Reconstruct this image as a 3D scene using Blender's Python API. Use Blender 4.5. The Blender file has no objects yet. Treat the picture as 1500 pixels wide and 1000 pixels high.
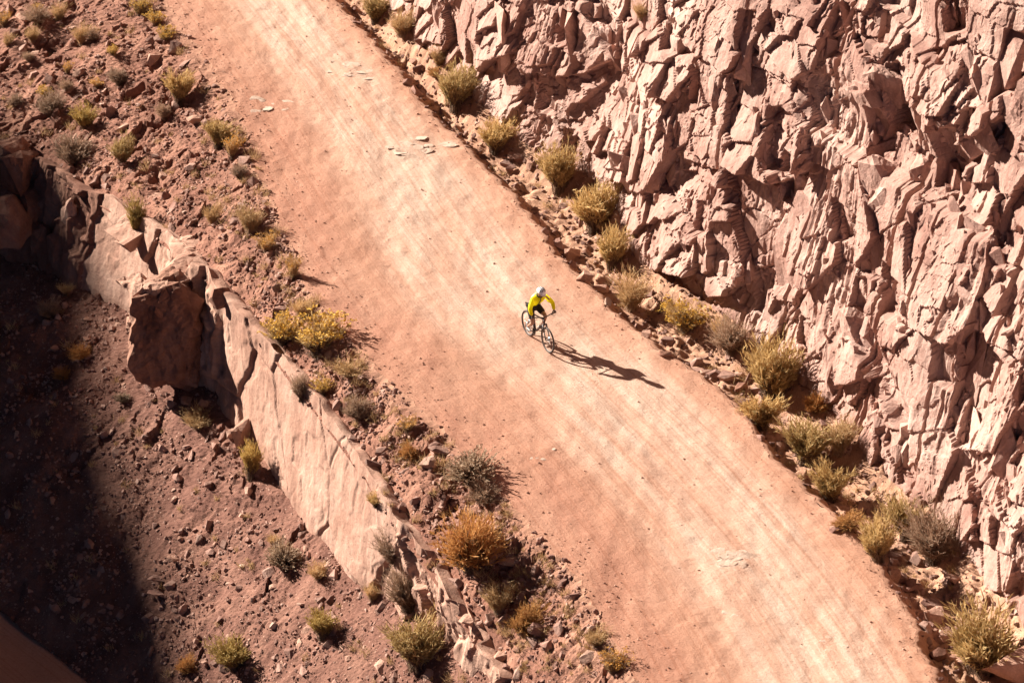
import bpy, bmesh, math, random
import numpy as np
from mathutils import Vector, Matrix
from mathutils.bvhtree import BVHTree

# ------------------------------------------------------------------ camera, sky, sun, exposure
S = bpy.context.scene
COL = S.collection
PITCH = math.radians(28.0)
DIST = 120.0
PXM = 54.0                                  # photo pixels per metre at the middle of the road
cam_d = bpy.data.cameras.new('camera')
cam = bpy.data.objects.new('camera', cam_d); COL.objects.link(cam)
cam.location = (0, -DIST * math.cos(PITCH), DIST * math.sin(PITCH))
cam.rotation_euler = (math.pi / 2 - PITCH, 0, 0)
cam_d.sensor_width = 36.0
cam_d.lens = 36.0 * DIST * PXM / 1500.0
cam_d.clip_start = 1.0
cam_d.clip_end = 1500.0
cam_d.dof.use_dof = True
cam_d.dof.focus_distance = DIST
cam_d.dof.aperture_fstop = 1.6
S.camera = cam

SUN_TRAVEL = Vector((3.2, -2.35, -1.75)).normalized()
to_sun = -SUN_TRAVEL
sun_el = math.asin(to_sun.z)
sun_az = math.atan2(to_sun.x, to_sun.y)
world = bpy.data.worlds.new('World'); S.world = world; world.use_nodes = True
wn = world.node_tree
sky = wn.nodes.new('ShaderNodeTexSky'); sky.sky_type = 'NISHITA'; sky.sun_disc = False
sky.sun_elevation = sun_el; sky.sun_rotation = sun_az
sky.air_density = 0.10; sky.dust_density = 0.15; sky.ozone_density = 0.6; sky.altitude = 1800
bgn = [n for n in wn.nodes if n.type == 'BACKGROUND'][0]
bgn.inputs['Strength'].default_value = 0.05
wn.links.new(sky.outputs[0], bgn.inputs['Color'])
sun_d = bpy.data.lights.new('sun', 'SUN'); sun = bpy.data.objects.new('sun', sun_d); COL.objects.link(sun)
sun_d.energy = 5.0; sun_d.angle = math.radians(0.55); sun_d.color = (1.0, 0.905, 0.79)
sun.rotation_euler = SUN_TRAVEL.to_track_quat('-Z', 'Y').to_euler()
sun.location = (-60, 60, 80)
S.view_settings.view_transform = 'Standard'
S.view_settings.look = 'None'
S.view_settings.gamma = 1.0
S.view_settings.use_curve_mapping = False
S.view_settings.exposure = 1.76

# ------------------------------------------------------------------ small maths
CP, SP = math.cos(PITCH), math.sin(PITCH)
CAMP = np.array([0, -DIST * CP, DIST * SP])
FPX = DIST * PXM
def ray(px, py):
    a = (px - 750.0) / FPX; b = (500.0 - py) / FPX
    return np.array([a, CP + b * SP, -SP + b * CP])
def at(px, py, z=0.0):
    d = ray(px, py); t = (z - CAMP[2]) / d[2]
    return CAMP + d * t
U32 = np.uint32
def hsh(i, j, k):
    with np.errstate(over='ignore'):
        h = (i.astype(np.int64).astype(U32) * U32(374761393) + j.astype(np.int64).astype(U32) * U32(668265263)
             + U32((k * 2246822519 + 3266489917) & 0xffffffff))
        h = (h ^ (h >> U32(13))) * U32(1274126177)
        h = (h ^ (h >> U32(16))) * U32(2246822519)
        h = h ^ (h >> U32(15))
    return h.astype(np.float64) / 4294967296.0
def perlin(x, y, seed=0):
    xi = np.floor(x); yi = np.floor(y); xf = x - xi; yf = y - yi
    u = xf * xf * xf * (xf * (xf * 6 - 15) + 10); v = yf * yf * yf * (yf * (yf * 6 - 15) + 10)
    def g(a, b):
        an = hsh(xi + a, yi + b, seed) * 6.2831853
        return np.cos(an) * (xf - a) + np.sin(an) * (yf - b)
    n0 = g(0, 0) * (1 - u) + g(1, 0) * u
    n1 = g(0, 1) * (1 - u) + g(1, 1) * u
    return (n0 * (1 - v) + n1 * v) * 1.5
def fbm(x, y, octv=4, seed=0, gain=0.5):
    s = 0; a = 1.0; f = 1.0
    for o in range(octv):
        s = s + a * perlin(x * f + 17.3 * o, y * f - 9.1 * o, seed + o); a *= gain; f *= 2.03
    return s
def facets(x, y, seed, amp=1.0, su=0.5, sv=0.5, mu=0.0, mv=0.0, jit=0.9):
    """angular facets: each Voronoi cell is its own tilted plane. returns height, edge distance, id i, id j"""
    xi = np.floor(x); yi = np.floor(y)
    b1 = np.full(x.shape, 1e9); b2 = b1.copy(); hh = np.zeros(x.shape); ci = xi.copy(); cj = yi.copy()
    for a in (-1, 0, 1):
        for b in (-1, 0, 1):
            ii = xi + a; jj = yi + b
            dx = x - (ii + 0.5 + jit * (hsh(ii, jj, seed) - 0.5)); dy = y - (jj + 0.5 + jit * (hsh(ii, jj, seed + 1) - 0.5))
            d = dx * dx + dy * dy
            h = amp * (hsh(ii, jj, seed + 2) * 2 - 1) + (su * (hsh(ii, jj, seed + 3) * 2 - 1) + mu) * dx + (sv * (hsh(ii, jj, seed + 4) * 2 - 1) + mv) * dy
            m = d < b1
            b2 = np.where(m, b1, np.minimum(b2, d)); hh = np.where(m, h, hh)
            ci = np.where(m, ii, ci); cj = np.where(m, jj, cj); b1 = np.where(m, d, b1)
    return hh, np.sqrt(b2) - np.sqrt(b1), ci, cj
def soften(w):
    for ax in (0, 1):
        p_ = np.pad(w, [(1, 1) if k == ax else (0, 0) for k in (0, 1)], mode='edge')
        w = (np.take(p_, range(0, w.shape[ax]), ax) + 2 * w + np.take(p_, range(2, w.shape[ax] + 2), ax)) / 4
    return w
def sstep(a, b, x):
    t = np.clip((x - a) / (b - a), 0, 1); return t * t * (3 - 2 * t)
R = random.Random(11)

# ------------------------------------------------------------------ object helpers
def tag(o, label=None, cat=None, group=None, kind=None):
    if label: o['label'] = label
    if cat: o['category'] = cat
    if group: o['group'] = group
    if kind: o['kind'] = kind
    return o
def fast_mesh(name, V, F, mat=None, uv=None, smooth=False, attr=None):
    """V (n,3), F (m,k) same-size polygons"""
    me = bpy.data.meshes.new(name); V = np.asarray(V, np.float32); F = np.asarray(F, np.int32)
    k = F.shape[1]; m = F.shape[0]
    me.vertices.add(len(V)); me.vertices.foreach_set('co', V.ravel())
    me.loops.add(m * k); me.loops.foreach_set('vertex_index', F.ravel())
    me.polygons.add(m); me.polygons.foreach_set('loop_start', np.arange(0, m * k, k, dtype=np.int32))
    try: me.polygons.foreach_set('loop_total', np.full(m, k, np.int32))
    except Exception: pass
    me.polygons.foreach_set('use_smooth', np.full(m, smooth, bool))
    me.update(calc_edges=True)
    if uv is not None:
        l = me.uv_layers.new(name='UVMap'); l.data.foreach_set('uv', np.asarray(uv, np.float32)[F.ravel()].ravel())
    if attr is not None:
        for an, av in attr.items():
            a = me.attributes.new(an, 'FLOAT', 'POINT'); a.data.foreach_set('value', np.asarray(av, np.float32))
    if mat: me.materials.append(mat)
    return me
def obj(name, me, parent=None, loc=None, rot=None, sc=None):
    o = bpy.data.objects.new(name, me); COL.objects.link(o)
    if parent: o.parent = parent
    if loc is not None: o.location = loc
    if rot is not None: o.rotation_euler = rot
    if sc is not None: o.scale = sc
    return o
def grid_faces(nr, nc, flip=True):
    a = np.arange(nr * nc).reshape(nr, nc)
    f = [a[:-1, :-1], a[1:, :-1], a[1:, 1:], a[:-1, 1:]]
    return np.stack(f[::-1] if flip else f, -1).reshape(-1, 4)
BVH_V, BVH_F = [], []
def add_bvh(P, st=2):
    Q = P[::st, ::st]; base = sum(len(v) for v in BVH_V)
    BVH_V.append(Q.reshape(-1, 3)); BVH_F.append(grid_faces(*Q.shape[:2]) + base)

# ------------------------------------------------------------------ materials
def mat_new(name):
    m = bpy.data.materials.new(name); m.use_nodes = True
    nt = m.node_tree; b = nt.nodes['Principled BSDF']
    b.inputs['Roughness'].default_value = 0.95
    b.inputs['Specular IOR Level'].default_value = 0.15
    return m, nt, b
def N(nt, t, **kw):
    n = nt.nodes.new(t)
    for k, v in kw.items():
        if hasattr(n, k): setattr(n, k, v)
        else: n.inputs[k.replace('_', ' ')].default_value = v
    return n
def noise_node(nt, coord, scale, detail=5, rough=0.6, mapping=None):
    if mapping:
        mp = nt.nodes.new('ShaderNodeMapping'); mp.inputs['Scale'].default_value = mapping; nt.links.new(coord, mp.inputs[0]); coord = mp.outputs[0]
    n = nt.nodes.new('ShaderNodeTexNoise'); n.inputs['Scale'].default_value = scale
    n.inputs['Detail'].default_value = detail; n.inputs['Roughness'].default_value = rough
    nt.links.new(coord, n.inputs['Vector']); return n.outputs['Fac']
def ramp(nt, fac, stops):
    r = nt.nodes.new('ShaderNodeValToRGB'); e = r.color_ramp.elements
    while len(e) < len(stops): e.new(0.5)
    for q, (p, c) in zip(e, stops):
        q.position = p; q.color = (*c, 1) if len(c) == 3 else c
    nt.links.new(fac, r.inputs[0]); return r.outputs[0]
def mix(nt, fac, a, b, mode='MIX'):
    n = nt.nodes.new('ShaderNodeMix'); n.data_type = 'RGBA'; n.blend_type = mode
    for s, v in ((n.inputs[0], fac), (n.inputs[6], a), (n.inputs[7], b)):
        if isinstance(v, (float, int)): s.default_value = v
        elif isinstance(v, tuple): s.default_value = (*v, 1)
        else: nt.links.new(v, s)
    return n.outputs[2]
def bump(nt, b, h, dist=0.03, strength=0.6):
    n = nt.nodes.new('ShaderNodeBump'); n.inputs['Distance'].default_value = dist; n.inputs['Strength'].default_value = strength
    nt.links.new(h, n.inputs['Height']); nt.links.new(n.outputs[0], b.inputs['Normal'])
def geo_pos(nt):
    return nt.nodes.new('ShaderNodeNewGeometry').outputs['Position']
def rnd_obj(nt):
    return nt.nodes.new('ShaderNodeObjectInfo').outputs['Random']

def stone_mat(name, dark, mid, pale, big=0.35, use_random=0.0, streak=True, fine=14):
    m, nt, b = mat_new(name); g = geo_pos(nt)
    base = ramp(nt, noise_node(nt, g, big, 6, 0.62), [(0.30, dark), (0.48, mid), (0.66, pale)])
    if streak:
        st = ramp(nt, noise_node(nt, g, 1.0, 5, 0.6, (2.6, 2.6, 0.30)), [(0.36, (0.72, 0.66, 0.65)), (0.58, (1, 1, 1))])
        base = mix(nt, 0.75, base, st, 'MULTIPLY')
    fn = ramp(nt, noise_node(nt, g, fine, 4, 0.7), [(0.30, (0.78, 0.76, 0.75)), (0.62, (1.05, 1.05, 1.05))])
    base = mix(nt, 0.7, base, fn, 'MULTIPLY')
    if use_random:
        rr = ramp(nt, rnd_obj(nt), [(0.0, (1 - use_random,) * 3), (1.0, (1.0, 1.0, 1.0))])
        base = mix(nt, 1.0, base, rr, 'MULTIPLY')
    nt.links.new(base, b.inputs['Base Color'])
    bump(nt, b, noise_node(nt, g, 9, 8, 0.7), 0.05, 0.7)
    return m
M_CLIFF = stone_mat('pink_sandstone', (0.350, 0.190, 0.152), (0.500, 0.308, 0.252), (0.600, 0.412, 0.348), 0.45, 0.22)
M_LEDGE = stone_mat('ledge_sandstone', (0.370, 0.205, 0.148), (0.460, 0.275, 0.205), (0.530, 0.345, 0.268), 0.5, 0.10)
M_BLOCK = stone_mat('shade_darkened_red_stone', (0.170, 0.080, 0.055), (0.270, 0.135, 0.095), (0.400, 0.220, 0.155), 0.6, 0.15)  # redder rock, darkened further for the shade on the buttress front
M_STONE = stone_mat('loose_stone', (0.205, 0.103, 0.080), (0.320, 0.180, 0.142), (0.460, 0.296, 0.238), 1.7, 0.35, False, 20)
M_PALE = stone_mat('pale_stone', (0.420, 0.280, 0.210), (0.520, 0.385, 0.305), (0.590, 0.465, 0.380), 2.5, 0.1, False, 20)

def soil_mat(name, dark, mid, pale, bumpd=0.04, spots=(0.55, 0.38, 0.30)):
    m, nt, b = mat_new(name); g = geo_pos(nt)
    base = ramp(nt, noise_node(nt, g, 0.8, 7, 0.65), [(0.32, dark), (0.50, mid), (0.68, pale)])
    fn = ramp(nt, noise_node(nt, g, 22, 4, 0.75), [(0.30, (0.62, 0.58, 0.56)), (0.60, (1.08, 1.06, 1.05))])
    base = mix(nt, 0.8, base, fn, 'MULTIPLY')
    v = nt.nodes.new('ShaderNodeTexVoronoi'); v.inputs['Scale'].default_value = 9; nt.links.new(g, v.inputs['Vector'])
    sp = ramp(nt, v.outputs['Distance'], [(0.16, (1, 1, 1)), (0.24, (0, 0, 0))])
    pick = ramp(nt, noise_node(nt, g, 3.1, 2, 0.5), [(0.50, (0, 0, 0)), (0.60, (1, 1, 1))])
    base = mix(nt, mix(nt, 1.0, sp, pick, 'MULTIPLY'), base, spots)
    at_ = nt.nodes.new('ShaderNodeAttribute'); at_.attribute_name = 'dust'
    dm = nt.nodes.new('ShaderNodeMath'); dm.operation = 'MULTIPLY'; dm.use_clamp = True
    nz = ramp(nt, noise_node(nt, g, 2.6, 5, 0.7), [(0.30, (0.2, 0.2, 0.2)), (0.55, (1.5, 1.5, 1.5))])
    nt.links.new(at_.outputs['Fac'], dm.inputs[0]); nt.links.new(nz, dm.inputs[1])
    base = mix(nt, dm.outputs[0], base, (0.340, 0.182, 0.122))
    nt.links.new(base, b.inputs['Base Color'])
    bump(nt, b, noise_node(nt, g, 14, 6, 0.75), bumpd, 0.8)
    return m
M_SLOPE = soil_mat('upper_slope_soil', (0.160, 0.070, 0.049), (0.240, 0.114, 0.080), (0.345, 0.180, 0.126), spots=(0.44, 0.27, 0.20))
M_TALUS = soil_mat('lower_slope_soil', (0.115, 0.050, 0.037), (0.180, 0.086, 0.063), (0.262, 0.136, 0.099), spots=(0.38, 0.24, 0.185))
M_VERGE = soil_mat('verge_soil', (0.300, 0.165, 0.110), (0.430, 0.248, 0.165), (0.520, 0.320, 0.220), spots=(0.56, 0.40, 0.30))
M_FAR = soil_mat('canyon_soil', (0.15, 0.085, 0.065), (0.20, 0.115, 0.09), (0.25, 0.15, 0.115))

def road_mat():
    m, nt, b = mat_new('dirt_road_surface'); g = geo_pos(nt)
    uv = nt.nodes.new('ShaderNodeUVMap').outputs[0]                  # u = metres across, v = metres along
    base = ramp(nt, noise_node(nt, g, 0.40, 7, 0.62), [(0.30, (0.395, 0.208, 0.138)), (0.50, (0.430, 0.240, 0.165)), (0.70, (0.465, 0.278, 0.200))])
    a = nt.nodes.new('ShaderNodeAttribute'); a.attribute_name = 'wheel'
    pale = ramp(nt, noise_node(nt, uv, 1.0, 6, 0.66, (2.2, 0.16, 1)), [(0.30, (0, 0, 0)), (0.58, (1, 1, 1))])
    fac = nt.nodes.new('ShaderNodeMath'); fac.operation = 'MULTIPLY'; nt.links.new(pale, fac.inputs[0]); nt.links.new(a.outputs['Fac'], fac.inputs[1])
    base = mix(nt, fac.outputs[0], base, (0.525, 0.385, 0.305))
    a2 = nt.nodes.new('ShaderNodeAttribute'); a2.attribute_name = 'redside'
    base = mix(nt, a2.outputs['Fac'], base, (0.365, 0.182, 0.124))
    st = ramp(nt, noise_node(nt, uv, 1.0, 3, 0.6, (11.0, 0.03, 1)), [(0.38, (0.82, 0.72, 0.66)), (0.50, (1, 1, 1))])
    base = mix(nt, 0.55, base, st, 'MULTIPLY')
    md = ramp(nt, noise_node(nt, g, 5.5, 5, 0.78), [(0.34, (0.88, 0.82, 0.79)), (0.50, (1, 1, 1)), (0.68, (1.07, 1.07, 1.08))])
    base = mix(nt, 0.45, base, md, 'MULTIPLY')
    sk = ramp(nt, noise_node(nt, g, 15, 4, 0.8), [(0.30, (0.52, 0.44, 0.40)), (0.44, (1, 1, 1)), (0.66, (1.14, 1.14, 1.14))])
    base = mix(nt, 0.75, base, sk, 'MULTIPLY')
    nt.links.new(base, b.inputs['Base Color'])
    bump(nt, b, noise_node(nt, g, 9, 8, 0.8), 0.05, 0.8)
    return m
M_ROAD = road_mat()

def plain(name, col, rough=0.6, metal=0.0, var=0.0, scale=30):
    m, nt, b = mat_new(name); b.inputs['Roughness'].default_value = rough; b.inputs['Metallic'].default_value = metal
    b.inputs['Specular IOR Level'].default_value = 0.4
    if var:
        g = nt.nodes.new('ShaderNodeTexCoord').outputs['Object']
        c = ramp(nt, noise_node(nt, g, scale, 3, 0.6), [(0.3, tuple(x * (1 - var) for x in col)), (0.7, tuple(min(1, x * (1 + var * .4)) for x in col))])
        nt.links.new(c, b.inputs['Base Color'])
    else: b.inputs['Base Color'].default_value = (*col, 1)
    return m
def leaf_mat(name, a, c):
    m, nt, b = mat_new(name)
    g = geo_pos(nt)
    n = noise_node(nt, g, 6, 3, 0.7)
    base = ramp(nt, n, [(0.32, a), (0.68, c)])
    rr = ramp(nt, rnd_obj(nt), [(0.0, (0.80, 0.80, 0.80)), (1.0, (1.08, 1.04, 1.0))])
    base = mix(nt, 1.0, base, rr, 'MULTIPLY')
    nt.links.new(base, b.inputs['Base Color']); b.inputs['Roughness'].default_value = 0.8
    tr = nt.nodes.new('ShaderNodeBsdfTranslucent'); nt.links.new(base, tr.inputs[0])
    ms = nt.nodes.new('ShaderNodeMixShader'); ms.inputs[0].default_value = 0.25
    out = [q for q in nt.nodes if q.type == 'OUTPUT_MATERIAL'][0]
    nt.links.new(b.outputs[0], ms.inputs[1]); nt.links.new(tr.outputs[0], ms.inputs[2]); nt.links.new(ms.outputs[0], out.inputs[0])
    return m
L_OLIVE = leaf_mat('olive_shoots', (0.400, 0.275, 0.118), (0.620, 0.452, 0.215))
L_GREEN = leaf_mat('green_shoots', (0.360, 0.245, 0.080), (0.520, 0.375, 0.135))
L_STRAW = leaf_mat('straw_blades', (0.430, 0.285, 0.145), (0.620, 0.430, 0.230))
L_GREY = leaf_mat('grey_twigs', (0.300, 0.200, 0.140), (0.460, 0.330, 0.235))
L_SAGE = leaf_mat('sage_leaves', (0.360, 0.260, 0.180), (0.520, 0.395, 0.285))
L_RUST = leaf_mat('rusty_twigs', (0.400, 0.200, 0.075), (0.560, 0.310, 0.110))
L_STEM = leaf_mat('woody_stems', (0.130, 0.085, 0.062), (0.240, 0.165, 0.115))
L_FLOWER = leaf_mat('yellow_flower_heads', (0.580, 0.350, 0.060), (0.720, 0.470, 0.110))
L_ORANGE = leaf_mat('orange_seed_heads', (0.520, 0.270, 0.060), (0.640, 0.360, 0.090))

# ------------------------------------------------------------------ plan of the place: lines as (photo px, photo py, height) sampled in world y
def line(pts):
    W = np.array([at(*p) for p in pts]); W = W[np.argsort(-W[:, 1])][::-1]
    ys = W[:, 1]
    def smooth(f):
        def g(y):
            return (f(y - .5) + f(y - .25) + 2 * f(y) + f(y + .25) + f(y + .5)) / 6
        return g
    def ext(y, k):
        v = np.interp(y, ys, W[:, k])
        s0 = (W[2, k] - W[0, k]) / max(1e-3, W[2, 1] - W[0, 1]); s1 = (W[-1, k] - W[-3, k]) / max(1e-3, W[-1, 1] - W[-3, 1])
        if k == 2: s0 = s1 = 0
        v = np.where(y < ys[0], W[0, k] + s0 * (y - ys[0]), v); return np.where(y > ys[-1], W[-1, k] + s1 * (y - ys[-1]), v)
    return smooth(lambda y: ext(y, 0)), smooth(lambda y: ext(y, 2))
xL, zL = line([(150, -130, 0), (240, 0, 0), (345, 150, 0), (400, 310, 0), (450, 420, 0), (560, 550, 0), (700, 680, 0), (835, 830, 0), (940, 1000, 0), (1040, 1150, 0)])
xR, zR = line([(330, -160, 0), (410, -80, 0), (487, 0, 0), (560, 85, 0), (640, 180, 0), (735, 270, 0), (825, 385, 0), (880, 440, 0), (940, 495, 0), (1060, 580, 0), (1130, 670, 0), (1250, 780, 0), (1335, 910, 0), (1375, 1010, 0), (1440, 1160, 0)])
xB, zB = line([(400, -200, .3), (530, -60, .3), (612, 60, .3), (700, 150, .3), (765, 205, .25), (870, 265, .2), (935, 365, .2), (1020, 445, .2), (1110, 505, .2), (1205, 590, .2), (1295, 690, .2), (1400, 775, .2), (1450, 860, .2), (1510, 930, .2), (1600, 1080, .2)])
xT, zT = line([(-220, 60, -3.4), (-100, 150, -3.2), (0, 212, -3), (60, 245, -2.8), (105, 272, -2.5), (200, 325, -2.0), (262, 368, -1.5), (308, 412, -1.2), (400, 520, -1.2), (455, 590, -1.2), (530, 690, -1.2), (565, 745, -1.3), (640, 850, -1.6), (700, 945, -2.1), (790, 1080, -2.4)])
xb, zb = line([(-220, 230, -6.6), (-100, 310, -6.2), (0, 370, -6), (60, 385, -5.6), (105, 405, -5.2), (200, 462, -4.7), (262, 515, -4.4), (322, 578, -4.4), (400, 690, -4.6), (455, 765, -4.5), (520, 842, -4.3), (570, 865, -3.7), (645, 908, -2.9), (700, 985, -2.9), (790, 1110, -3.0)])
xE, zE = line([(-600, 480, -10), (-300, 680, -10), (-130, 800, -10), (0, 895, -10), (130, 1000, -10), (300, 1180, -10), (420, 1320, -10)])
Y0, Y1 = -27.0, 31.0

# road ---------------------------------------------------------------
def loft(ys, nc, fx0, fz0, fx1, fz1):
    t = np.linspace(0, 1, nc)[None, :]; y = ys[:, None]
    x0, x1, z0, z1 = fx0(y), fx1(y), fz0(y), fz1(y)
    return x0 + (x1 - x0) * t, np.broadcast_to(y, (len(ys), nc)).copy(), z0 + (z1 - z0) * t, np.broadcast_to(t, (len(ys), nc))
def edge_wob(y, s):
    return 0.16 * perlin(y * .8, y * 0 + s, 5) + 0.11 * perlin(y * 2.6, y * 0 + s, 6) + .05 * perlin(y * 7.0, y * 0 + s, 7)
xLw = lambda y: xL(y) + edge_wob(y, 3.3)
xRw = lambda y: xR(y) + edge_wob(y, 7.7)
ys = np.arange(Y0, Y1 + 12, 0.075)
X, Y, Z, T = loft(ys, 112, xLw, zL, xRw, zR)
W_ = X - xLw(Y)                              # metres from the left edge
width = xRw(Y) - xLw(Y)
Z = Z + 0.05 * fbm(X * .35, Y * .2, 3, 21) + 0.018 * fbm(X * 2.5, Y * 1.2, 4, 31)
for c, a in ((0.36, 0.035), (0.62, 0.035), (0.85, .03)):                     # shallow wheel ruts
    Z -= a * np.exp(-((T - c + .03 * perlin(Y * .15, Y * 0 + c, 8)) * width / 0.35) ** 2)
fct, fe, _, _ = facets(X / .35, Y / .45, 41, .006, .008, .008); Z = Z + fct
edge = np.minimum(T, 1 - T) * width
Z = Z + 0.02 * sstep(0.5, 0, edge) * fbm(X * 3, Y * 3, 3, 51)
ROADP = np.stack([X, Y, Z], -1)
Tu0 = T
wheel = np.clip(sstep(0.26, 0.48, T + .05 * perlin(Y * .12, Y * 0, 9)) * sstep(0.97, 0.80, T), 0, 1) * (0.55 + .45 * sstep(-.3, .3, fbm(X * .4, Y * .15, 3, 61)))
k_ = np.linspace(-6, 6, 25)
mid = sum((xL(ys + q) + xR(ys + q)) / 2 for q in k_) / 25
Tu = (X - mid[:, None]) / 8.0 + .5
uv = np.stack([Tu * 8.0, Y], -1).reshape(-1, 2)
road = obj('dirt_road', fast_mesh('dirt_road', ROADP.reshape(-1, 3), grid_faces(*X.shape), M_ROAD, uv, True, {'wheel': wheel.ravel(), 'redside': (.95 * sstep(.42, .12, Tu0 + .10 * fbm(Y * .12, X * .3, 3, 66)) * (.6 + .4 * sstep(-.3, .3, fbm(X * .8, Y * .2, 3, 67)))).ravel()}))
tag(road, 'dusty orange dirt road with pale wheel tracks climbing along the foot of the cliff', kind='structure')
add_bvh(ROADP, 2)

# verge between road and cliff ---------------------------------------
ys = np.arange(Y0, Y1 + 2, 0.055)
xB2 = lambda y: xB(y) + 1.6
X, Y, Z, T = loft(ys, 84, xRw, zR, xB2, zB)
d = X - xRw(Y); w = xB(Y) - xRw(Y)
Z = 0.05 * fbm(X * .35, Y * .2, 3, 21) * np.exp(-d) - 0.42 * sstep(0.05, 0.6, d) + 0.75 * sstep(0.55, 1.0, d / np.maximum(w, .8)) + .25 * sstep(1.0, 1.6, d / np.maximum(w, .8))
amp = sstep(0, .5, d)
f1, e1, _, _ = facets(X / .55, Y / .7, 71, .10, .16, .12); f2, e2, _, _ = facets(X / .2, Y / .26, 75, .035, .05, .05)
nm = sstep(-.1, .35, fbm(X * .8, Y * .5, 3, 77))
Z = Z + amp * (nm * f1 + f2 * (.4 + nm) + 0.05 * fbm(X * 2, Y * 2, 4, 81))
VERP = np.stack([X, Y, Z], -1)
verge = obj('roadside_verge', fast_mesh('roadside_verge', VERP.reshape(-1, 3), grid_faces(*X.shape), M_VERGE, None, True, {'dust': (.9 * np.exp(-(X - xRw(Y)) / .45)).ravel()}))
tag(verge, 'rubbly ditch and bank of orange soil between the road and the cliff', kind='structure')
add_bvh(VERP, 2)

# upper slope between road and ledge -----------------------------------
ys = np.arange(Y0, Y1 + 2, 0.05)
X, Y, Z, T = loft(ys, 118, lambda y: xT(y), zT, xLw, zL)
d = xLw(Y) - X
Z = Z + 0.05 * fbm(X * .35, Y * .2, 3, 21) * np.exp(-d) + 0.16 * np.exp(-((d - .35) / .22) ** 2) * (0.6 + .5 * perlin(Y * .8, X * .3, 90)) + 0.18 * np.sin(T * np.pi) * fbm(X * .6, Y * .6, 3, 91)
amp = sstep(0, .45, d) * (.25 + .75 * sstep(.0, .9, X - xT(Y)))
f1, e1, _, _ = facets(X / .75, Y / .6, 101, .13, .22, .16); f2, e2, _, _ = facets(X / .26, Y / .26, 105, .05, .08, .07)
f3, _, _, _ = facets(X / .11, Y / .11, 108, .016, .03, .03)
nm = sstep(-.25, .45, fbm(X * .5, Y * .5, 3, 107))
Z = Z + amp * (nm * f1 + f2 * (.35 + .8 * nm) + f3 + 0.04 * fbm(X * 2, Y * 2, 4, 111))
Z = Z - .16 * sstep(.9, 0, X - xT(Y))
UPP = np.stack([X, Y, Z], -1)
upper = obj('upper_slope', fast_mesh('upper_slope', UPP.reshape(-1, 3), grid_faces(*X.shape), M_SLOPE, None, False, {'dust': (.75 * np.exp(-d / .40)).ravel()}))
tag(upper, 'reddish rubble slope falling from the road to the sandstone ledge', kind='structure')
add_bvh(UPP, 2)
xt_edge = UPP[:, 0, :]                         # the lip

# lower slope -----------------------------------------------------------
ys = np.arange(Y0 + 4, Y1 + 2, 0.06)
X, Y, Z, T = loft(ys, 190, xE, zE, lambda y: xb(y) + .4, lambda y: zb(y) + .0)
Z = Z + 0.25 * np.sin(T * np.pi) * fbm(X * .35, Y * .35, 4, 121)
f1, e1, _, _ = facets(X / .6, Y / .5, 131, .07, .12, .10); f2, e2, _, _ = facets(X / .22, Y / .2, 135, .03, .06, .05)
f3, _, _, _ = facets(X / .10, Y / .10, 138, .014, .026, .026)
nm = sstep(-.1, .5, fbm(X * .45, Y * .45, 3, 137))
Z = Z + nm * f1 + f2 * (.35 + .6 * nm) + f3 + 0.03 * fbm(X * 2, Y * 2, 3, 141)
LOWP = np.stack([X, Y, Z], -1)
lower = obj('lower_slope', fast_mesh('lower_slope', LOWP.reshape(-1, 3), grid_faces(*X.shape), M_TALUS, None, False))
tag(lower, 'dark brown scree slope below the ledge running down into shadow', kind='structure')
add_bvh(LOWP, 2)

# lower road and canyon floor ----------------------------------------------
ys = np.arange(Y0 - 3, Y1 + 6, 0.3)
X, Y, Z, T = loft(ys, 30, lambda y: xE(y) - 7, lambda y: zE(y) - .1, lambda y: xE(y) + .2, zE)
Z = Z + .06 * fbm(X * .6, Y * .4, 3, 151) - .02
P = np.stack([X, Y, Z], -1)
o = obj('lower_road', fast_mesh('lower_road', P.reshape(-1, 3), grid_faces(*X.shape), M_ROAD, np.stack([T * 7, Y], -1).reshape(-1, 2), True, {'wheel': (T * 0).ravel()}))
tag(o, 'shaded red dirt road at the foot of the scree, bottom left', kind='structure'); add_bvh(P, 1)
ys = np.arange(Y0 - 60, Y1 + 120, 2.0)
X, Y, Z, T = loft(ys, 40, lambda y: xE(y) * 0 - 160, lambda y: zE(y) - 22, lambda y: xE(y) - 6.9, lambda y: zE(y) - .12)
Z = Z + (1 - T) * 4 * fbm(X * .05, Y * .05, 4, 161) * sstep(1, .8, T)
P = np.stack([X, Y, Z], -1)
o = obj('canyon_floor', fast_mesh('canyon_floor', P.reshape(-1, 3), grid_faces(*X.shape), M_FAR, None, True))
tag(o, kind='structure')

# ------------------------------------------------------------------ the cliff
CN = np.array([-0.80, -0.60, 0.0])             # outward
ddy = 0.042
ys = np.arange(Y1 + 0.5, Y0, -ddy)
bx = xB(ys); by = ys
seg = np.hypot(np.diff(bx), np.diff(by)); uu = np.concatenate([[0], np.cumsum(seg)])
H = 25.0
zz = np.arange(-0.6, H, 0.047)
Ug, Zg = np.meshgrid(uu, zz, indexing='ij')
BX = np.broadcast_to(bx[:, None], Ug.shape); BY = np.broadcast_to(by[:, None], Ug.shape)
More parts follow.
